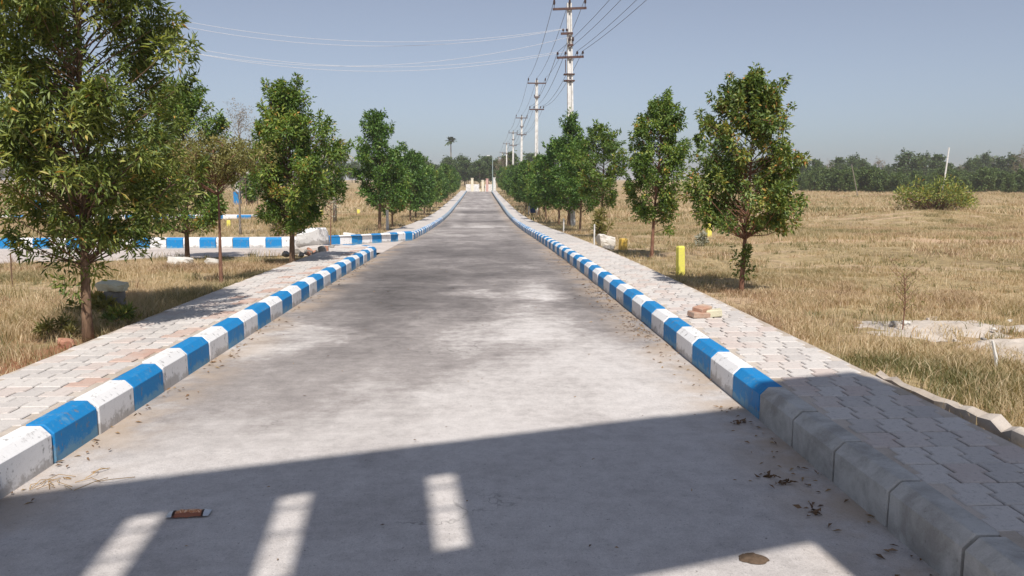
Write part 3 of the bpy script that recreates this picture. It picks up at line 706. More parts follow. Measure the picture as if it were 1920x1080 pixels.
palm('palmyra_palm', at(-9.1, 250), 13.2, 1.9, 26, M['leaf_far'], 'tall lone palm rising above the wood at the road end', .28, .22)
palm('pale_palm', at(-7.7, 41.5), 3.9, 1.15, 13, M['leaf_pale'], 'small palm with pale drooping fronds behind the broad green tree', .05, .09)

# bush in the field
def bush(name, loc, rx, H, n, mat, label, leaf, seed, cat='bush'):
    root = empty(name, loc); tag(root, label, cat); r = np.random.default_rng(seed); LV = Leaves(); st = MB()
    for k in range(n):
        a = r.uniform(0, 6.28); q = math.sqrt(r.random()); c = np.array([math.cos(a)*q*rx, math.sin(a)*q*rx*.8, H*(.25+.6*r.random())*(1-.5*q*q)])
        st.tube([(c[0]*.25, c[1]*.25, -.05), (c[0]*.6, c[1]*.6, c[2]*.5), c], [.018*H, .012*H, .004], 4, cap=False)
        m = 34; d = unit(r.normal(size=(m, 3))); P = c+d*r.random(m)[:, None]**.5*rx*.22
        LV.add(P, unit(d+np.array([0, 0, .45])), unit(r.normal(size=(m, 3))+np.array([0, 0, .8])), leaf[0]*r.uniform(.6, 1.3, m), leaf[1]*r.uniform(.7, 1.2, m), np.clip(.5+r.normal()*.15+r.normal(size=m)*.18, 0, 1))
    st.build('stems', M['bark'], root); link(bpy.data.objects.new('crown', LV.mesh('crown', mat)), root); return root
bush('field_bush', at(24.6, 41.2), 1.85, 1.95, 90, M['leaf_olive'], 'olive green bush on a low rise out in the dry field', (.17, .06), 5)
bush('field_bush', at(26.6, 42.5), 1.0, 1.2, 30, M['leaf_olive'], 'small bush touching the field bush on its pole side', (.17, .06), 6)
bush('weed_clump', at(-4.2, 7.75), .18, .30, 10, M['leaf_yellow'], 'dry weed clump beside the foot of the willowy tree', (.07, .018), 7, 'weed')
bush('weed_clump', at(-4.35, 8.85), .26, .30, 18, M['leaf_yellow'], 'green and yellow weeds under the pale flat stone', (.08, .03), 8, 'weed')
bush('weed_clump', at(-3.85, 8.25), .18, .22, 10, M['leaf_olive'], 'low green weeds between the willowy tree and the pale stone', (.08, .026), 9, 'weed')
bush('field_plant', at(5.75, 20.0), .20, .42, 10, M['leaf_pale'], 'small grey green plant in the field just beyond the slim tree', (.10, .04), 10, 'plant')
bush('young_plant', at(3.55, 22.4), .22, 1.15, 16, M['leaf_yellow'], 'yellow green young plant beside the white stone', (.16, .03), 12, 'plant')
bush('dry_shrub', at(-6.3, 24.6), .4, .7, 14, M['leaf_brown'], 'dry brown shrub behind the side road kerb', (.08, .02), 13, 'shrub')
bush('columnar_shrub', at(-21.4, 73.5), .55, 3.6, 44, M['leaf_dense'], 'dark green upright shrub beside the white and blue post', (.3, .14), 14, 'shrub')

# thin dry sapling in the field and dry stalks
def twig(name, loc, H, seed, label, mat='bark_red'):
    root = empty(name, loc); tag(root, label, 'sapling'); r = random.Random(seed); st = MB()
    st.tube([(0, 0, -.05), (.01, 0, H*.5), (-.02, .01, H)], [.008, .006, .002], 4)
    for k in range(40):
        z = H*r.uniform(.35, .95); a = r.uniform(0, 6.3); l = H*r.uniform(.2, .45)
        e = (math.cos(a)*l*.7, math.sin(a)*l*.7, z+l*.65); st.tube([(0, 0, z), (e[0]*.5, e[1]*.5, z+l*.3), e], [.0025, .0018, .001], 3, cap=False)
    st.build('stem', M[mat], root)
    LV = Leaves(); g_ = np.random.default_rng(seed)
    n = 260; P = np.stack([g_.normal(size=n)*.16*H, g_.normal(size=n)*.16*H, H*g_.uniform(.4, 1.25, n)], 1)
    LV.add(P, g_.normal(size=(n, 3)), g_.normal(size=(n, 3)), g_.uniform(.02, .05, n), np.full(n, .008), g_.random(n))
    link(bpy.data.objects.new('crown', LV.mesh('crown', M['leaf_yellow'])), root)
twig('dry_sapling', at(4.32, 7.62), .62, 3, 'thin wispy sapling growing at the edge of the pale sand')

# ------------------------------------------------------------------ power poles and wires
pole_xy = [(4.02, 34.2, .0), (4.5, 62, 0), (5.15, 96, 0), (5.4, 126, 0), (5.65, 164, 0), (6.3, 217, 0), (7.0, 272, 0), (7.6, 332, 0)]
pole_top = [9.12, 9.4, 9.4, 9.4, 9.45, 9.5, 9.6, 9.6]
lab = ['whitewashed concrete power pole with many crossarms, tallest in the picture', 'second whitewashed power pole in the line along the road', 'third whitewashed power pole in the line along the road', 'fourth whitewashed power pole in the line along the road', 'fifth whitewashed power pole in the line along the road', 'tiny far power pole at the end of the line', 'tiny far power pole at the end of the line', 'tiny far power pole at the end of the line']
ATT = []
def power_pole(i, x, y, top):
    z0 = gz(x, y); H = top-z0; root = empty('power_pole', (x, y, z0)); tag(root, lab[i], 'power pole', 'power poles along the road')
    lean = -.022 if i == 0 else 0.0
    def cx(z): return lean*(z-2)
    b = MB(); w0, w1 = .15, .10
    prof = lambda w, d: [(-w, -d), (-w*.45, -d), (-w*.45, -d*.45), (w*.45, -d*.45), (w*.45, -d), (w, -d), (w, d), (w*.45, d), (w*.45, d*.45), (-w*.45, d*.45), (-w*.45, d), (-w, d)]
    V = []; zs = [-.3, H*.35, H*.7, H]
    for z in zs:
        w = w0+(w1-w0)*z/H; V += [(px+cx(z), py, z) for px, py in prof(w, w*1.1)]
    F = [(r*12+k, r*12+(k+1) % 12, r*12+12+(k+1) % 12, r*12+12+k) for r in range(3) for k in range(12)]; F.append(tuple(36+k for k in range(12)))
    b.add(V, F); b.build('shaft', M['polewhite'], root)
    def arm(z, half, offs, dx=0.0, pins=True, hgt=.20):
        a = MB().box((cx(z)+dx, -.16, z), (2*half, .075, .09), M=Matrix.Rotation(-.045 if i == 0 else 0, 3, 'Y')).build('crossarm', M['steel'], root); res = []
        for o_ in offs:
            zz = z+.04+(o_*.045 if i == 0 else 0)
            q = MB().tube([(cx(z)+dx+o_, -.16, zz), (cx(z)+dx+o_, -.16, zz+hgt*.5)], .014, 5)
            q.tube([(cx(z)+dx+o_, -.16, zz+hgt*.4), (cx(z)+dx+o_, -.16, zz+hgt*.55), (cx(z)+dx+o_, -.16, zz+hgt*.75), (cx(z)+dx+o_, -.16, zz+hgt)], [.035, .05, .05, .03], 7)
            q.build('insulator', M['insul'], a); res.append((x+cx(z)+dx+o_, y-.16, z0+zz+hgt))
        return res
    A = {}
    A['top'] = arm(H-.25, .72, (-.66, 0.0, .66), hgt=.36 if i < 4 else .2)
    A['low'] = arm(H-2.25, .58, (-.54, -.2, .3, .54), hgt=.2)
    if i == 0:
        A['mid'] = arm(H-1.27, .26, (-.36+.2, .0), dx=-.13, hgt=.16)
        A['mid2'] = arm(H-1.75, .12, (-.05, .10), dx=.02, hgt=.3)
        for zz in (H-2.95, H-3.22): MB().box((cx(zz)-.04, -.03, zz), (.46, .32, .05)).build('clamp_band', M['steel'], root)
        MB().tube([(cx(H-2.3)-.2, -.15, H-2.35), (cx(H-2.8)-.2, -.15, H-2.9)], .02, 5).build('conduit', M['steel'], root)
    elif i < 4:
        A['mid'] = arm(H-1.3, .22, (-.18, .18), hgt=.14)
    ATT.append(A)
for i, (x, y, _) in enumerate(pole_xy): power_pole(i, x, y, pole_top[i])
def wire(a, b, sag, r, mat, label, group, n=18):
    a = Vector(a); b = Vector(b); pts = []
    for k in range(n+1):
        t = k/n; p = a.lerp(b, t); p.z -= sag*4*t*(1-t); pts.append(p)
    o = MB().tube(pts, r, 4).build('power_wire', M[mat]); tag(o, label, 'wire', group); return o
for i in range(6):
    for key, sg in (('top', .5), ('low', .55)):
        for p, q in zip(ATT[i][key], ATT[i+1][key]):
            wire(p, q, sg, .011 if i < 2 else .016, 'wire', 'thin dark wire strung between the first two power poles' if i == 0 else 'thin dark wire strung between the farther power poles', 'wires between first poles' if i == 0 else 'wires between far poles', 10)
# wires from the first pole towards a pole behind the viewer
for k, (p, xx) in enumerate(zip(ATT[0]['low'], (5.6, 6.0, 6.5, 7.0))):
    wire(p, (xx, 2.0, 9.4), .75, .010, 'wire', 'dark wire of the four running from the first pole up out of the picture', 'wires overhead')
for k, (p, xx) in enumerate(zip(ATT[0]['top'], (5.4, 6.1, 6.8))):
    wire(p, (xx, 2.0, 11.6), .5, .010, 'wire', 'dark wire of the upper set leaving the first pole overhead', 'upper wires overhead')
# bright service wires across the sky to the plots
lp = [(-21.0, 33.5, 10.6), (-21.0, 33.9, 10.5), (-21.0, 34.0, 9.75), (-21.0, 33.6, 9.65), (-21.0, 34.3, 9.5)]
src = [ATT[0]['mid'][0], ATT[0]['mid'][1], ATT[0]['low'][0], ATT[0]['low'][1], ATT[0]['mid2'][0]]
for k in range(5):
    up = k < 2
    wire(src[k], lp[k], (1.65, 1.8, 1.75, 1.95, 2.05)[k], .0065, 'wire_al', 'bright wire of the upper pair sagging across the sky' if up else 'bright wire of the lower bundle sagging across the sky', 'upper bright wires' if up else 'lower bright wires', 30)

# ------------------------------------------------------------------ markers, stones, stakes
def marker(x, y, hgt, w, mat, label, group='yellow plot markers', tilt=(0, 0)):
    m = MB(); V = []; F = []
    for z, k in ((-.15, 1), (hgt-.025, .96), (hgt, .80)):
        V += [(sx_*w/2*k, sy_*w/2*k*.8, z) for sx_, sy_ in ((-1, -1), (1, -1), (1, 1), (-1, 1))]
    for r in range(2):
        for k in range(4): F.append((r*4+k, r*4+(k+1) % 4, r*4+4+(k+1) % 4, r*4+4+k))
    F.append((8, 9, 10, 11)); m.add(V, F); o = m.build('plot_marker', M[mat]); o.location = at(x, y); o.rotation_euler = (tilt[0], tilt[1], .25)
    tag(o, label, 'marker post', group)
marker(3.42, 13.0, .50, .12, 'yellow', 'bright yellow marker post beside the footway, the largest one', tilt=(0, -.03))
marker(3.6, 19.35, .29, .18, 'ochre', 'short ochre marker post beside the white stone', tilt=(0, .05))
marker(7.62, 25.5, .42, .16, 'yellow', 'yellow marker post standing out in the dry field behind the open crowned tree')
marker(-11.5, 36.0, .36, .17, 'yellow', 'yellow marker post in the plots behind the thin umbrella tree')
marker(-10.9, 41.6, .36, .17, 'yellow', 'yellow marker post in the plots close behind the broad green tree')
marker(-2.95, 33.0, .32, .16, 'yellow', 'yellow marker post on the footway by the dense cone shaped tree')
marker(-11.3, 56.0, .36, .2, 'yellow', 'small far yellow marker post in the plots behind the bare sapling', tilt=(0, .04))
marker(-9.0, 58.0, .36, .2, 'yellow', 'small far yellow marker post in the plots nearest the cone shaped tree')
def stone(name, mat, dims, loc, rot, seed, label, cat='stone', rough=.3, group=None, sub=2):
    o = link(bpy.data.objects.new(name, rock_mesh(name, M[mat], dims, seed, rough, sub))); o.location = loc; o.rotation_euler = rot; tag(o, label, cat, group); return o
def on(x, y, dz): return (x, y, gz(x, y)+dz)
stone('stone', 'rock_white', (.50, .35, .34), on(3.34, 20.9, .12), (0, .2, .4), 1, 'white boulder at the footway edge beside the short ochre marker', sub=3)
stone('stone', 'rock_grey', (.30, .2, .16), on(3.22, 19.3, .04), (0, .1, .9), 2, 'low brownish stone in front of the white boulder')
stone('stone', 'rock_pale', (.36, .26, .10), on(-4.22, 8.95, .34), (.10, .05, .2), 3, 'pale yellow flat stone lying on weeds by the willowy tree')
stone('stone', 'rock_grey', (.22, .2, .34), on(-4.2, 8.98, .13), (.0, .05, .2), 33, 'dark upright stone holding up the pale flat stone')
stone('stone', 'rock_red', (.12, .11, .10), on(-3.86, 7.22, .03), (.2, .1, .3), 4, 'reddish stone at the foot of the willowy tree', 'stone')
stone('stone', 'rock_white', (.46, .32, .24), on(-5.75, 15.0, .06), (.1, .1, .5), 5, 'whitish boulder in the grass behind the umbrella tree', sub=3)
stone('stone', 'rock_white', (.30, .25, .18), on(-5.2, 15.3, .04), (.1, .3, 1.2), 6, 'smaller whitish stone next to the boulder behind the umbrella tree')
stone('stone', 'rock_white', (.34, .24, .14), on(-9.2, 14.8, .04), (.1, .1, .2), 7, 'pale flat stone in the grass under the willowy tree crown')
stone('concrete_slab', 'white', (.80, .34, .68), (-4.22, 19.75, zf(19.75)+.30), (.28, -.12, .12), 8, 'big white broken concrete slab propped at the junction corner', 'slab', .16, sub=3)
stone('stone', 'rock_white', (.62, .34, .16), on(-4.3, 25.9, .08), (0, .15, .1), 9, 'flat white stone on the footway under the cone shaped tree')
gr = random.Random(9)
for i in range(13):
    x = -3.75+gr.uniform(-.55, .30); y = 18.0+gr.uniform(-.9, .8); d = gr.uniform(.10, .26)
    zb = zf(y)+(KH if x > SWL or y > 18.5 else .13)
    stone('rubble_stone', 'rock_grey' if gr.random() < .75 else 'rock_red', (d, d*.8, d*.7), (x, y, zb+d*.2), (gr.uniform(-.5, .5), gr.uniform(-.5, .5), gr.uniform(0, 6)), 50+i, 'grey rubble stone in the heap by the bare sapling', 'stone', .3, 'rubble at the junction corner', 1)
# broken pavers lying on the footway
for i, (dx, dy, dz, d, rt, mt, lb) in enumerate(((0, 0, .03, (.20, .13, .06), (.05, .08, .3), 'brickred', 'reddish broken paver lying lowest in the small pile on the footway'), (.17, .03, .04, (.16, .12, .075), (.0, -.12, -.2), 'rock_pale', 'pale broken paver at the field end of the small pile on the footway'), (.05, .05, .085, (.19, .12, .05), (.12, -.06, .7), 'brickred', 'reddish broken paver on top of the small pile on the footway'))):
    o = MB().box((0, 0, 0), d, bev=.008).build('broken_paver', M[mt]); o.location = (2.30+dx, 7.95+dy, zf(8)+KH+dz); o.rotation_euler = rt; tag(o, lb, 'paver')
# ragged mortar edging that has come away from the footway
V = []; F = []; r = random.Random(4); nseg = 26
for i in range(nseg+1):
    t = i/nseg; y = 5.55-2.6*t; x = 2.965+.20*t**1.3+r.gauss(0, .008); z = zf(y)+.205+.02*t+r.gauss(0, .012); wd = .06+.07*t+r.gauss(0, .010)
    V += [(x, y, z-.16), (x+r.gauss(0, .004), y, z), (x+wd*.6, y, z+.022+r.gauss(0, .008)), (x+wd, y, z+r.gauss(0, .01)), (x+wd+.03, y, z-.16)]
for i in range(nseg):
    for k in range(4): F.append((i*5+k, i*5+k+1, i*5+6+k, i*5+5+k))
F.append((0, 4, 3, 2, 1)); F.append(tuple(nseg*5+k for k in range(5)))
o = link(bpy.data.objects.new('broken_edging', np_mesh('broken_edging', V, F, [M['sand']]))); tag(o, 'ragged pale mortar edging broken away from the footway', 'edging')
# pale sand heap
def heap(name, cx, cy, rx, ry, hgt, mat, label, seed):
    n = 40; xs_ = np.linspace(-1, 1, n); X, Y = np.meshgrid(xs_, xs_); q = np.sqrt(X*X+Y*Y)+(vnoise(X, Y, .35, seed)-.5)*.55
    hh = np.clip(1-q, -.25, 1)*hgt+(vnoise(X, Y, .12, seed+1)-.5)*hgt*.35*(q < 1.1); WX = cx+X*rx; WY_ = cy+Y*ry
    Z = zr(WY_)+ground_off(WX, WY_)+hh-.01; V = np.stack([WX.ravel(), WY_.ravel(), Z.ravel()], 1); i = np.arange(n-1)[None, :]+n*np.arange(n-1)[:, None]
    F = np.stack([i, i+1, i+n+1, i+n], -1).reshape(-1, 4)
    o = link(bpy.data.objects.new(name, np_mesh(name, V, F, [mat], True))); tag(o, label, 'sand heap')
heap('sand_heap', 4.85, 7.75, .95, .60, .09, M['sand'], 'pale sandy heap spread on the dry grass beside the footway', 21)
heap('sand_heap', 5.1, 6.6, .75, .60, .12, M['sand'], 'stony pale sand patch behind the leaning white stake', 24)
for i in range(16):
    x = gr.uniform(4.3, 5.7); y = gr.uniform(6.0, 8.3); d = gr.uniform(.03, .09)
    stone('sand_pebble', gr.choice(('rock_white', 'rock_grey', 'sand')), (d, d, d*.6), on(x, y, .06), (0, 0, gr.uniform(0, 6)), 90+i, 'small pebble strewn over the pale sand', 'stone', .3, 'pebbles on the sand', 1)
# stakes and poles
def stake(name, pts, r0, r1, mat, label, cat='stake'):
    o = MB().tube(pts, [r0+(r1-r0)*k/(len(pts)-1) for k in range(len(pts))], 6).build(name, M[mat]); tag(o, label, cat)
a = at(4.2, 6.0); stake('white_stake', [(a[0]+.02, a[1], a[2]-.1), (a[0], a[1], a[2]+.10), (a[0]-.03, a[1]+.02, a[2]+.24)], .018, .012, 'rock_white', 'short white broken stake leaning in the grass by the sand')
a = at(65.0, 107); stake('leaning_pole', [(a[0], a[1], a[2]-.3), (a[0]+.5, a[1], a[2]+6.6)], .13, .10, 'polewhite', 'white leaning pole far out in the field behind the bush', 'pole')
a = at(52.0, 105); stake('leaning_pole', [(a[0], a[1], a[2]-.3), (a[0]-1.2, a[1], a[2]+4.3)], .07, .055, 'bark_grey', 'thin grey pole leaning in front of the shrub belt', 'pole')
a = at(43.0, 106); stake('thin_post', [(a[0], a[1], a[2]-.3), (a[0], a[1], a[2]+5.0)], .09, .08, 'polewhite', 'thin white post just behind the open crowned tree', 'post')
a = at(3.06, 20.6); stake('white_stake', [(a[0], a[1], zf(20.6)), (a[0], a[1], zf(20.6)+.70)], .022, .02, 'polewhite', 'thin pale stake at the footway edge by the white boulder')
a = at(3.2, 29.5); stake('white_stake', [(a[0], a[1], zf(29.5)), (a[0], a[1], zf(29.5)+.66)], .03, .028, 'polewhite', 'short white stake at the foot of the pole hiding tree')
a = at(-3.75, 31.6); stake('pipe_post', [(a[0], a[1], a[2]-.1), (a[0], a[1], a[2]+.82)], .055, .055, 'polewhite', 'pale pipe post next to the trunk of the cone shaped tree', 'post')
a = at(-7.2, 12.1); stake('thin_stake', [(a[0], a[1], a[2]-.1), (a[0]+.02, a[1], a[2]+.52)], .014, .012, 'bark', 'thin dark stake in the grass left of the willowy tree')
a = at(-22.4, 73); pr_ = empty('painted_post', a); tag(pr_, 'white post with blue foot standing in the plots', 'post')
MB().tube([(0, 0, 1.2), (0, 0, 3.9)], .16, 8).build('shaft', M['polewhite'], pr_); MB().box((0, 0, .65), (.55, .55, 1.3), bev=.03).build('base', M['blue'], pr_)
pl = MB().box((0, 0, 0), (1.3, .12, .25), bev=.02).build('sign_plate', M['polewhite']); pl.location = (-21.0, 72.6, a[2]+3.05); tag(pl, 'white plate above the upright dark shrub', 'plate')
for sx_ in (-.5, .5): MB().tube([(sx_, .02, -3.2), (sx_, .02, 0)], .04, 6).build('post', M['steel'], pl)
a = at(-33, 60); pr2 = empty('painted_post', a); tag(pr2, 'blue footed post behind the willowy tree crown', 'post')
MB().tube([(0, 0, .8), (0, 0, 3.0)], .13, 8).build('shaft', M['polewhite'], pr2); MB().box((0, 0, .45), (.8, .5, .9), bev=.03).build('base', M['blue'], pr2)
# blue litter bin on legs
lb = empty('litter_bin', at(3.55, 52)); tag(lb, 'blue litter bin on a frame under the field side trees', 'litter bin')
bb = MB(); V = []
for z, w in ((.28, .17), (1.0, .24)): V += [(sx_*w, sy_*w, z) for sx_, sy_ in ((-1, -1), (1, -1), (1, 1), (-1, 1))]
bb.add(V, [(0, 3, 2, 1), (0, 1, 5, 4), (1, 2, 6, 5), (2, 3, 7, 6), (3, 0, 4, 7), (4, 5, 6, 7)]); binm = mat_plain('blue_bin_plastic', (.02, .055, .16), (.03, .08, .2), 8, .5)
bb.build('bin_body', binm, lb)
for sx_ in (-.27, .27): MB().tube([(sx_, 0, -.05), (sx_, 0, .75)], .022, 6).build('leg', M['polewhite'], lb)
MB().box((0, 0, 1.02), (.54, .54, .045), bev=.015).build('rim', M['polewhite'], lb)

# ------------------------------------------------------------------ the far end of the road
y = 141.5; z0 = zf(y)
wl_ = empty('boundary_wall', (.2, y, z0)); tag(wl_, 'low whitewashed wall with posts closing the far end of the road', 'wall')
cream = mat_plain('cream_plaster', (.80, .72, .55), (.70, .64, .5), 3); pink = mat_plain('pink_plaster', (.62, .38, .33), (.55, .35, .3), 3)
MB().box((-1.5, 0, .55), (2.4, .25, 1.5), bev=.03).build('wall_panel', M['polewhite'], wl_); MB().box((1.75, 0, .55), (2.0, .25, 1.45), bev=.03).build('wall_panel', M['polewhite'], wl_)
for (xx, hh, mm) in ((-1.55, 2.3, cream), (.35, 1.9, cream), (1.15, 2.2, pink), (2.45, 2.4, M['polewhite'])):
    q = MB().box((xx, -.2, hh/2-.2), (.42, .42, hh+.4), bev=.03).box((xx, -.2, hh+.05), (.52, .52, .12), bev=.02); q.build('gate_post', mm, wl_)
for i, xx in enumerate((-.55, -.15)): MB().box((xx, .05, .1), (.3, .3, .5), bev=.04).build('step_block', cream, wl_)
lm = at(2.0, 136); lmp = empty('lamp_post', (2.25, 136, zf(136))); tag(lmp, 'slender green grey lamp post near the far end of the road', 'lamp post')
MB().tube([(0, 0, 0), (0, 0, 6.2)], [.10, .06], 7).build('shaft', mat_plain('green_grey_steel', (.30, .38, .36), (.24, .30, .29), 4, .5), lmp); MB().tube([(0, 0, 6.1), (-.5, 0, 6.3)], .05, 6).build('arm', M['steel'], lmp)
MB().box((-.75, 0, 6.3), (.55, .2, .1), bev=.03).build('lamp_head', M['polewhite'], lmp)

# ------------------------------------------------------------------ litter on the road
wr = empty('snack_wrapper', (-1.45, 3.71, zf(3.71)), .07); wr.scale = (1.04, 1.75, 1.35); tag(wr, 'brown snack wrapper with silver ends lying in the shade on the road', 'wrapper')
wm = NT('wrapper_print'); O = wm.coord(); wx, wy, wz = wm.sep(O)
nz = wm.noise(wm.coord(scale=(1, 1, 1)), 130, 3, .6); band = wm.math('MULTIPLY', wm.maprange(wm.math('ABSOLUTE', wy), .012, .009), wm.maprange(wm.math('ABSOLUTE', wx), .062, .055))
cc = wm.mix(wm.maprange(nz, .50, .56), (.50, .19, .075), (.80, .52, .34)); cc = wm.mix(band, (.26, .085, .04), cc)
wm.col(cc); wm.b.inputs['Roughness'].default_value = .32; wm.b.inputs['Specular IOR Level'].default_value = .5
silver = mat_plain('silver_foil', (.72, .74, .76), (.60, .62, .64), 60, .3, .6)
dark = mat_plain('dark_wrapper_band', (.035, .02, .016), (.05, .03, .02), 40, .35)
V = []; F = []; nx_, ny_ = 13, 7; r = random.Random(2)
for i in range(nx_):
    for j in range(ny_):
        u = i/(nx_-1)*2-1; v = j/(ny_-1)*2-1; V.append((u*.072, v*.021, .006+.017*(1-v*v)*(1-.5*u**4)+r.gauss(0, .0012)))
for i in range(nx_-1):
    for j in range(ny_-1): a = i*ny_+j; F.append((a, a+ny_, a+ny_+1, a+1))
link(bpy.data.objects.new('sleeve', np_mesh('sleeve', V, F, [wm.mat], True)), wr)
for sg in (-1, 1):
    V = []; F = []
    for i in range(5):
        for j in range(9):
            u = i/4; v = j/8*2-1; V.append((sg*(.072+.026*u), v*.0215, .008+.012*(1-u)*(1-v*v)+.003*math.sin(j*3.14)*u+(.0025 if j % 2 else 0)*u))
    F = [(i*9+j, (i+1)*9+j, (i+1)*9+j+1, i*9+j+1) for i in range(4) for j in range(8)]
    link(bpy.data.objects.new('crimped_end', np_mesh('crimped_end', V, F, [silver], True)), wr)
    V = [(sg*(.062+.01*u), v/6*2*.0214-.0214, .0068+.0172*(1-(v/6*2-1)**2)*(1-.5*(.062/.072)**4)) for u in (0, 1) for v in range(7)]
    link(bpy.data.objects.new('dark_band', np_mesh('dark_band', V, [(j, j+7, j+8, j+1) for j in range(6)], [dark], True)), wr)
# dried dung patch
n = 22; V = [(0, 0, .012)]; F = []; r = random.Random(8)
for k in range(n):
    a = 2*math.pi*k/n; R_ = 1+r.gauss(0, .05); V.append((math.cos(a)*.062*R_*.72, math.sin(a)*.048*R_*.72, .010+r.gauss(0, .002)))
for k in range(n):
    a = 2*math.pi*k/n; R_ = 1+r.gauss(0, .05); V.append((math.cos(a)*.062*R_+.01*math.sin(a), math.sin(a)*.05*R_, .001))
for k in range(n): F.append((0, 1+k, 1+(k+1) % n)); F.append((1+k, 1+n+k, 1+n+(k+1) % n, 1+(k+1) % n))
o = link(bpy.data.objects.new('dung_patch', np_mesh('dung_patch', V, F, [mat_plain('dried_dung', (.10, .068, .045), (.16, .11, .075), 60, 1.0, 0, .6)], True))); o.location = (1.19, 3.15, zf(3.15)+.002); o.rotation_euler = (0, 0, -.5); tag(o, 'oval dried dung patch in the sunlit corner of the road', 'dung')
# clumps of dark debris along the bare kerb
for i, (x, y, s_, lb_) in enumerate(((1.66, 3.98, .055, 'dark debris clump at the middle of the bare kerb'), (1.60, 4.08, .04, 'small dark debris clump just behind the middle one by the bare kerb'), (1.66, 3.60, .05, 'dark debris clump near the bare kerb, closest to the viewer'), (1.78, 5.05, .06, 'dark debris clump at the foot of the last blue block'))):
    LV = Leaves(); g_ = np.random.default_rng(i); n = 16
    P = g_.normal(size=(n, 3))*np.array([s_*.42, s_*.35, .005])+np.array([0, 0, .012])
    LV.add(P, g_.normal(size=(n, 3))*np.array([1, 1, .4]), g_.normal(size=(n, 3))+np.array([0, 0, 1.2]), g_.uniform(.02, .05, n), g_.uniform(.01, .022, n), g_.random(n)*.35)
    o = link(bpy.data.objects.new('debris_clump', LV.mesh('debris_clump', M['litter']))); o.location = (x, y, zf(y)); tag(o, lb_, 'debris')
# strands of dry grass on the road
st = MB(); r = random.Random(12)
for k in range(16):
    x, y = -2.28+r.gauss(0, .10), 4.12+r.gauss(0, .13); a = r.uniform(0, 6.3); l = r.uniform(.06, .2)
    st.tube([(x, y, zf(y)+.006), (x+math.cos(a)*l*.5, y+math.sin(a)*l*.5, zf(y)+.012+r.random()*.02), (x+math.cos(a+.5)*l, y+math.sin(a+.5)*l, zf(y)+.006)], .0022, 3, cap=False)
o = st.build('straw_strands', mat_plain('straw', (.42, .28, .12), (.3, .18, .08), 30)); tag(o, 'strands of dry straw scattered on the road by the white block', 'straw')
LV = Leaves(); g_ = np.random.default_rng(77)
def strew(n, xf, yf, big=1.0):
    y_ = yf(n); x_ = xf(n, y_); z_ = zr(y_)+.006+g_.random(n)*.008
    LV.add(np.stack([x_, y_, z_], 1), np.stack([g_.normal(size=n), g_.normal(size=n), np.abs(g_.normal(size=n))*.15], 1), np.stack([g_.normal(size=n)*.3, g_.normal(size=n)*.3, np.ones(n)], 1), g_.uniform(.02, .06, n)*big, g_.uniform(.008, .02, n)*big, g_.random(n))
strew(300, lambda n, y_: XR-.02-np.abs(g_.normal(size=n))*.10*(1+.8*(vnoise(y_, y_*0, .8, 3) > .5)), lambda n: g_.uniform(2.6, 20, n))
strew(190, lambda n, y_: XR-.05-np.abs(g_.normal(size=n))*.16, lambda n: np.concatenate([g_.normal(8.6, .5, n//2), g_.normal(11.5, .7, n-n//2)]))
strew(170, lambda n, y_: XL+.02+np.abs(g_.normal(size=n))*.10, lambda n: g_.uniform(3.4, 18, n))
strew(90, lambda n, y_: g_.uniform(XL, XR, n), lambda n: g_.uniform(3, 16, n), .7)
o = link(bpy.data.objects.new('leaf_litter', LV.mesh('leaf_litter', M['litter']))); tag(o, 'dry brown leaf litter along the gutters', None, None, 'stuff')

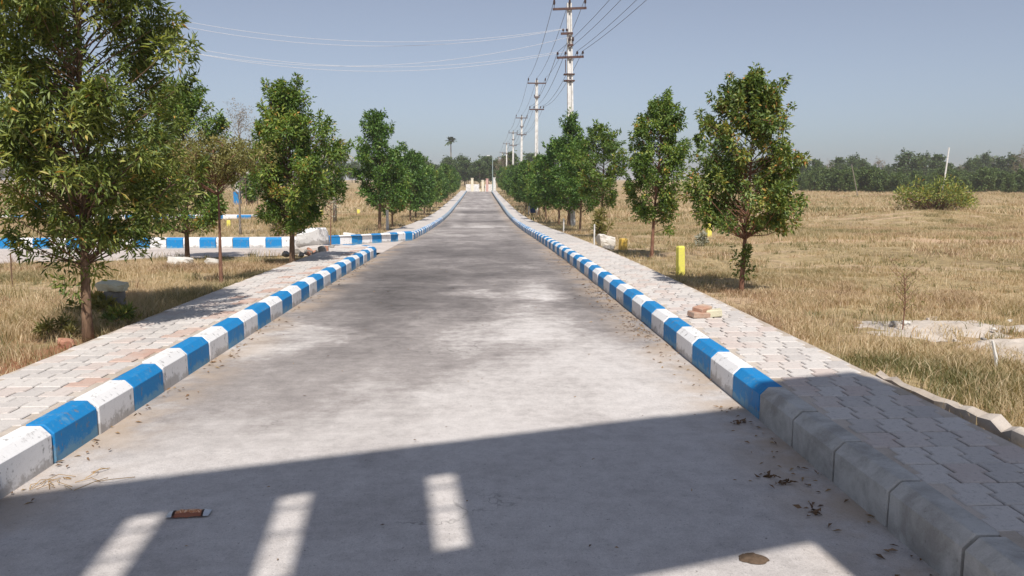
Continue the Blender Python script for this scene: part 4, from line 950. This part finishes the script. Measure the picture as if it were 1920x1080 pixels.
# ------------------------------------------------------------------ dry grass
def grass(name, label, N, xf, yf, hgt, wid, seed, seg=False):
    r = np.random.default_rng(seed); y_ = yf(r, N); x_ = xf(r, N, y_)
    dens = vnoise(x_, y_, 1.1, 31)*.6+vnoise(x_, y_, 4.5, 32)*.55+vnoise(x_, y_, .35, 33)*.3
    keep = r.random(N) < np.clip((dens-.52)*3.2, .04, 1)
    keep &= ~((x_ > SWL-.02) & (x_ < SWR+.03))
    keep &= ~((x_ < 0) & (y_ > near_edge(x_)-.15) & (y_ < far_edge(x_)+1.0))
    keep &= ~((x_ < -14) & (y_ > 51) & (y_ < 56))
    sandm = (((x_-4.85)/.95)**2+((y_-7.75)/.75)**2 < .8) | (((x_-5.1)/.75)**2+((y_-6.6)/.6)**2 < .8); keep &= ~(sandm & (r.random(N) < np.clip(1.15-vnoise(x_, y_, .3, 41)*1.3, 0, .95)))
    trk = (np.abs(y_-(22.5-.10*x_)+3*(vnoise(x_, y_, 1.4, 34)-.5)) < 1.2) & (x_ > 6); keep &= ~(trk & (r.random(N) < .8))
    edm = (x_ > 2.8) & (x_ < 3.28) & (y_ < 5.5); keep &= ~(edm & (r.random(N) < .75))
    redm = (x_ < -3.5) & (x_ > -4.6) & (y_ < 7.6); keep &= ~(redm & (r.random(N) < .8))
    x_ = x_[keep]; y_ = y_[keep]; n = len(x_); z_ = zr(y_)+ground_off(x_, y_)-.01
    patch = vnoise(x_, y_, 2.3, 35); tall = vnoise(x_, y_, 1.7, 36)
    H_ = hgt*(.45+1.1*tall)*r.uniform(.5, 1.5, n); a = r.uniform(0, 6.283, n); ln = H_*r.uniform(.2, 1.1, n)
    b = r.uniform(0, 6.283, n); w = wid*r.uniform(.6, 1.4, n)
    tint = np.clip(.52+(patch-.5)*1.05+(vnoise(x_, y_, .5, 37)-.5)*.5+r.normal(size=n)*.17-.26*np.exp(-((x_-3.3)/.7)**2)*(vnoise(x_, y_, .9, 38)), 0, 1)
    B = np.stack([x_, y_, z_], 1); S = np.stack([np.cos(b)*w, np.sin(b)*w, np.zeros(n)], 1); T = B+np.stack([np.cos(a)*ln, np.sin(a)*ln, H_], 1)
    if seg:
        Mi = B+np.stack([np.cos(a)*ln*.3, np.sin(a)*ln*.3, H_*.62], 1)
        V = np.stack([B-S, B+S, Mi+S*.7, Mi-S*.7, T], 1).reshape(-1, 3); i = np.arange(n)*5
        F = np.concatenate([np.stack([i, i+1, i+2], 1), np.stack([i, i+2, i+3], 1), np.stack([i+3, i+2, i+4], 1)]); rep = 5
    else:
        V = np.stack([B-S, B+S, T], 1).reshape(-1, 3); i = np.arange(n)*3; F = np.stack([i, i+1, i+2], 1); rep = 3
    o = link(bpy.data.objects.new(name, np_mesh(name, V, F, [M['grass']], False, None, np.repeat(tint, rep)))); tag(o, label, None, None, 'stuff')
def wedge(lo, hi): return lambda r, n, y: r.uniform(0, 1, n)*(hi*y+1.0-lo)+lo
grass('dry_grass', 'short dry straw coloured grass beside the footway and sand', 330000, lambda r, n, y: 2.92+r.random(n)*(.72*y+.6-2.92+1.0), lambda r, n: 3.0+11*np.sqrt(r.random(n)), .058, .0030, 1, True)
grass('dry_grass', 'dry straw coloured grass under the willowy tree', 230000, lambda r, n, y: -3.5-r.random(n)*(.66*y+.6-3.5+.8), lambda r, n: 4.6+12.2*np.sqrt(r.random(n)), .085, .0032, 2, True)
grass('dry_grass', 'dry grass across the middle of the open field', 260000, lambda r, n, y: 2.92+r.random(n)*(.72*y-2), lambda r, n: 14+26*np.sqrt(r.random(n)), .10, .008, 3)
grass('dry_grass', 'dry grass over the plots behind the side road', 130000, lambda r, n, y: -3.3-r.random(n)*(.66*y-2), lambda r, n: 23+35*np.sqrt(r.random(n)), .16, .012, 4)
grass('dry_grass', 'dry grass at the far side of the open field', 200000, lambda r, n, y: 3.0+r.random(n)*(.72*y-2), lambda r, n: 40+95*r.random(n)**.8, .22, .028, 5)
grass('dry_grass', 'dry grass at the far side of the plots', 70000, lambda r, n, y: -3.4-r.random(n)*(.68*y-2), lambda r, n: 58+90*r.random(n)**.8, .32, .035, 6)

def tufts(label, N, xf, yf, hgt, wid, seed, per=34):
    r = np.random.default_rng(seed); y0_ = yf(r, N); x0_ = xf(r, N, y0_)
    ok = ~((x0_ > SWL-.1) & (x0_ < SWR+.1)) & ~((x0_ < 0) & (y0_ > near_edge(x0_)-.3) & (y0_ < far_edge(x0_)+1.1)); x0_ = x0_[ok]; y0_ = y0_[ok]; n0 = len(x0_)
    sz = r.uniform(.4, 1.3, n0)*(1+.012*y0_); base = np.clip(r.normal(.42, .28, n0), 0, 1)
    x_ = np.repeat(x0_, per)+r.normal(size=n0*per)*.07*np.repeat(sz, per); y_ = np.repeat(y0_, per)+r.normal(size=n0*per)*.07*np.repeat(sz, per); n = len(x_)
    z_ = zr(y_)+ground_off(x_, y_)-.01; H_ = hgt*np.repeat(sz, per)*r.uniform(.5, 1.3, n); a = r.uniform(0, 6.283, n); ln = H_*r.uniform(.1, .9, n); b = r.uniform(0, 6.283, n); w = wid*np.repeat(1+.03*y0_, per)*r.uniform(.6, 1.4, n)
    B = np.stack([x_, y_, z_], 1); S = np.stack([np.cos(b)*w, np.sin(b)*w, 0*w], 1); Mi = B+np.stack([np.cos(a)*ln*.3, np.sin(a)*ln*.3, H_*.62], 1); T = B+np.stack([np.cos(a)*ln, np.sin(a)*ln, H_], 1)
    V = np.stack([B-S, B+S, Mi+S*.7, Mi-S*.7, T], 1).reshape(-1, 3); i = np.arange(n)*5
    F = np.concatenate([np.stack([i, i+1, i+2], 1), np.stack([i, i+2, i+3], 1), np.stack([i+3, i+2, i+4], 1)])
    o = link(bpy.data.objects.new('grass_tufts', np_mesh('grass_tufts', V, F, [M['grass']], False, None, np.repeat(np.clip(np.repeat(base, per)+r.normal(size=n)*.12, 0, 1), 5)))); tag(o, label, None, None, 'stuff')
tufts('scattered tufts of taller dry grass in the open field', 1900, lambda r, n, y: 2.95+r.random(n)*(.72*y), lambda r, n: 3.4+42*r.random(n)**1.3, .095, .0030, 51)
tufts('scattered tufts of taller dry grass under the trees of the plots', 1500, lambda r, n, y: -3.55-r.random(n)*(.68*y), lambda r, n: 5+42*r.random(n)**1.3, .15, .0032, 52)
# ------------------------------------------------------------------ hazy air
hz = MB().box((0, 500, 6.5), (3900, 3900, 16.5)).build('haze', bpy.data.materials.new('haze_air')); tag(hz, 'thin pale haze over the fields', None, None, 'stuff')
hm = hz.data.materials[0]; hm.use_nodes = True; ht = hm.node_tree; ht.nodes.clear()
pv = ht.nodes.new('ShaderNodeVolumePrincipled'); ho = ht.nodes.new('ShaderNodeOutputMaterial'); ht.links.new(pv.outputs[0], ho.inputs['Volume'])
pv.inputs['Color'].default_value = (.86, .87, .96, 1); pv.inputs['Density'].default_value = .00040; pv.inputs['Anisotropy'].default_value = .0
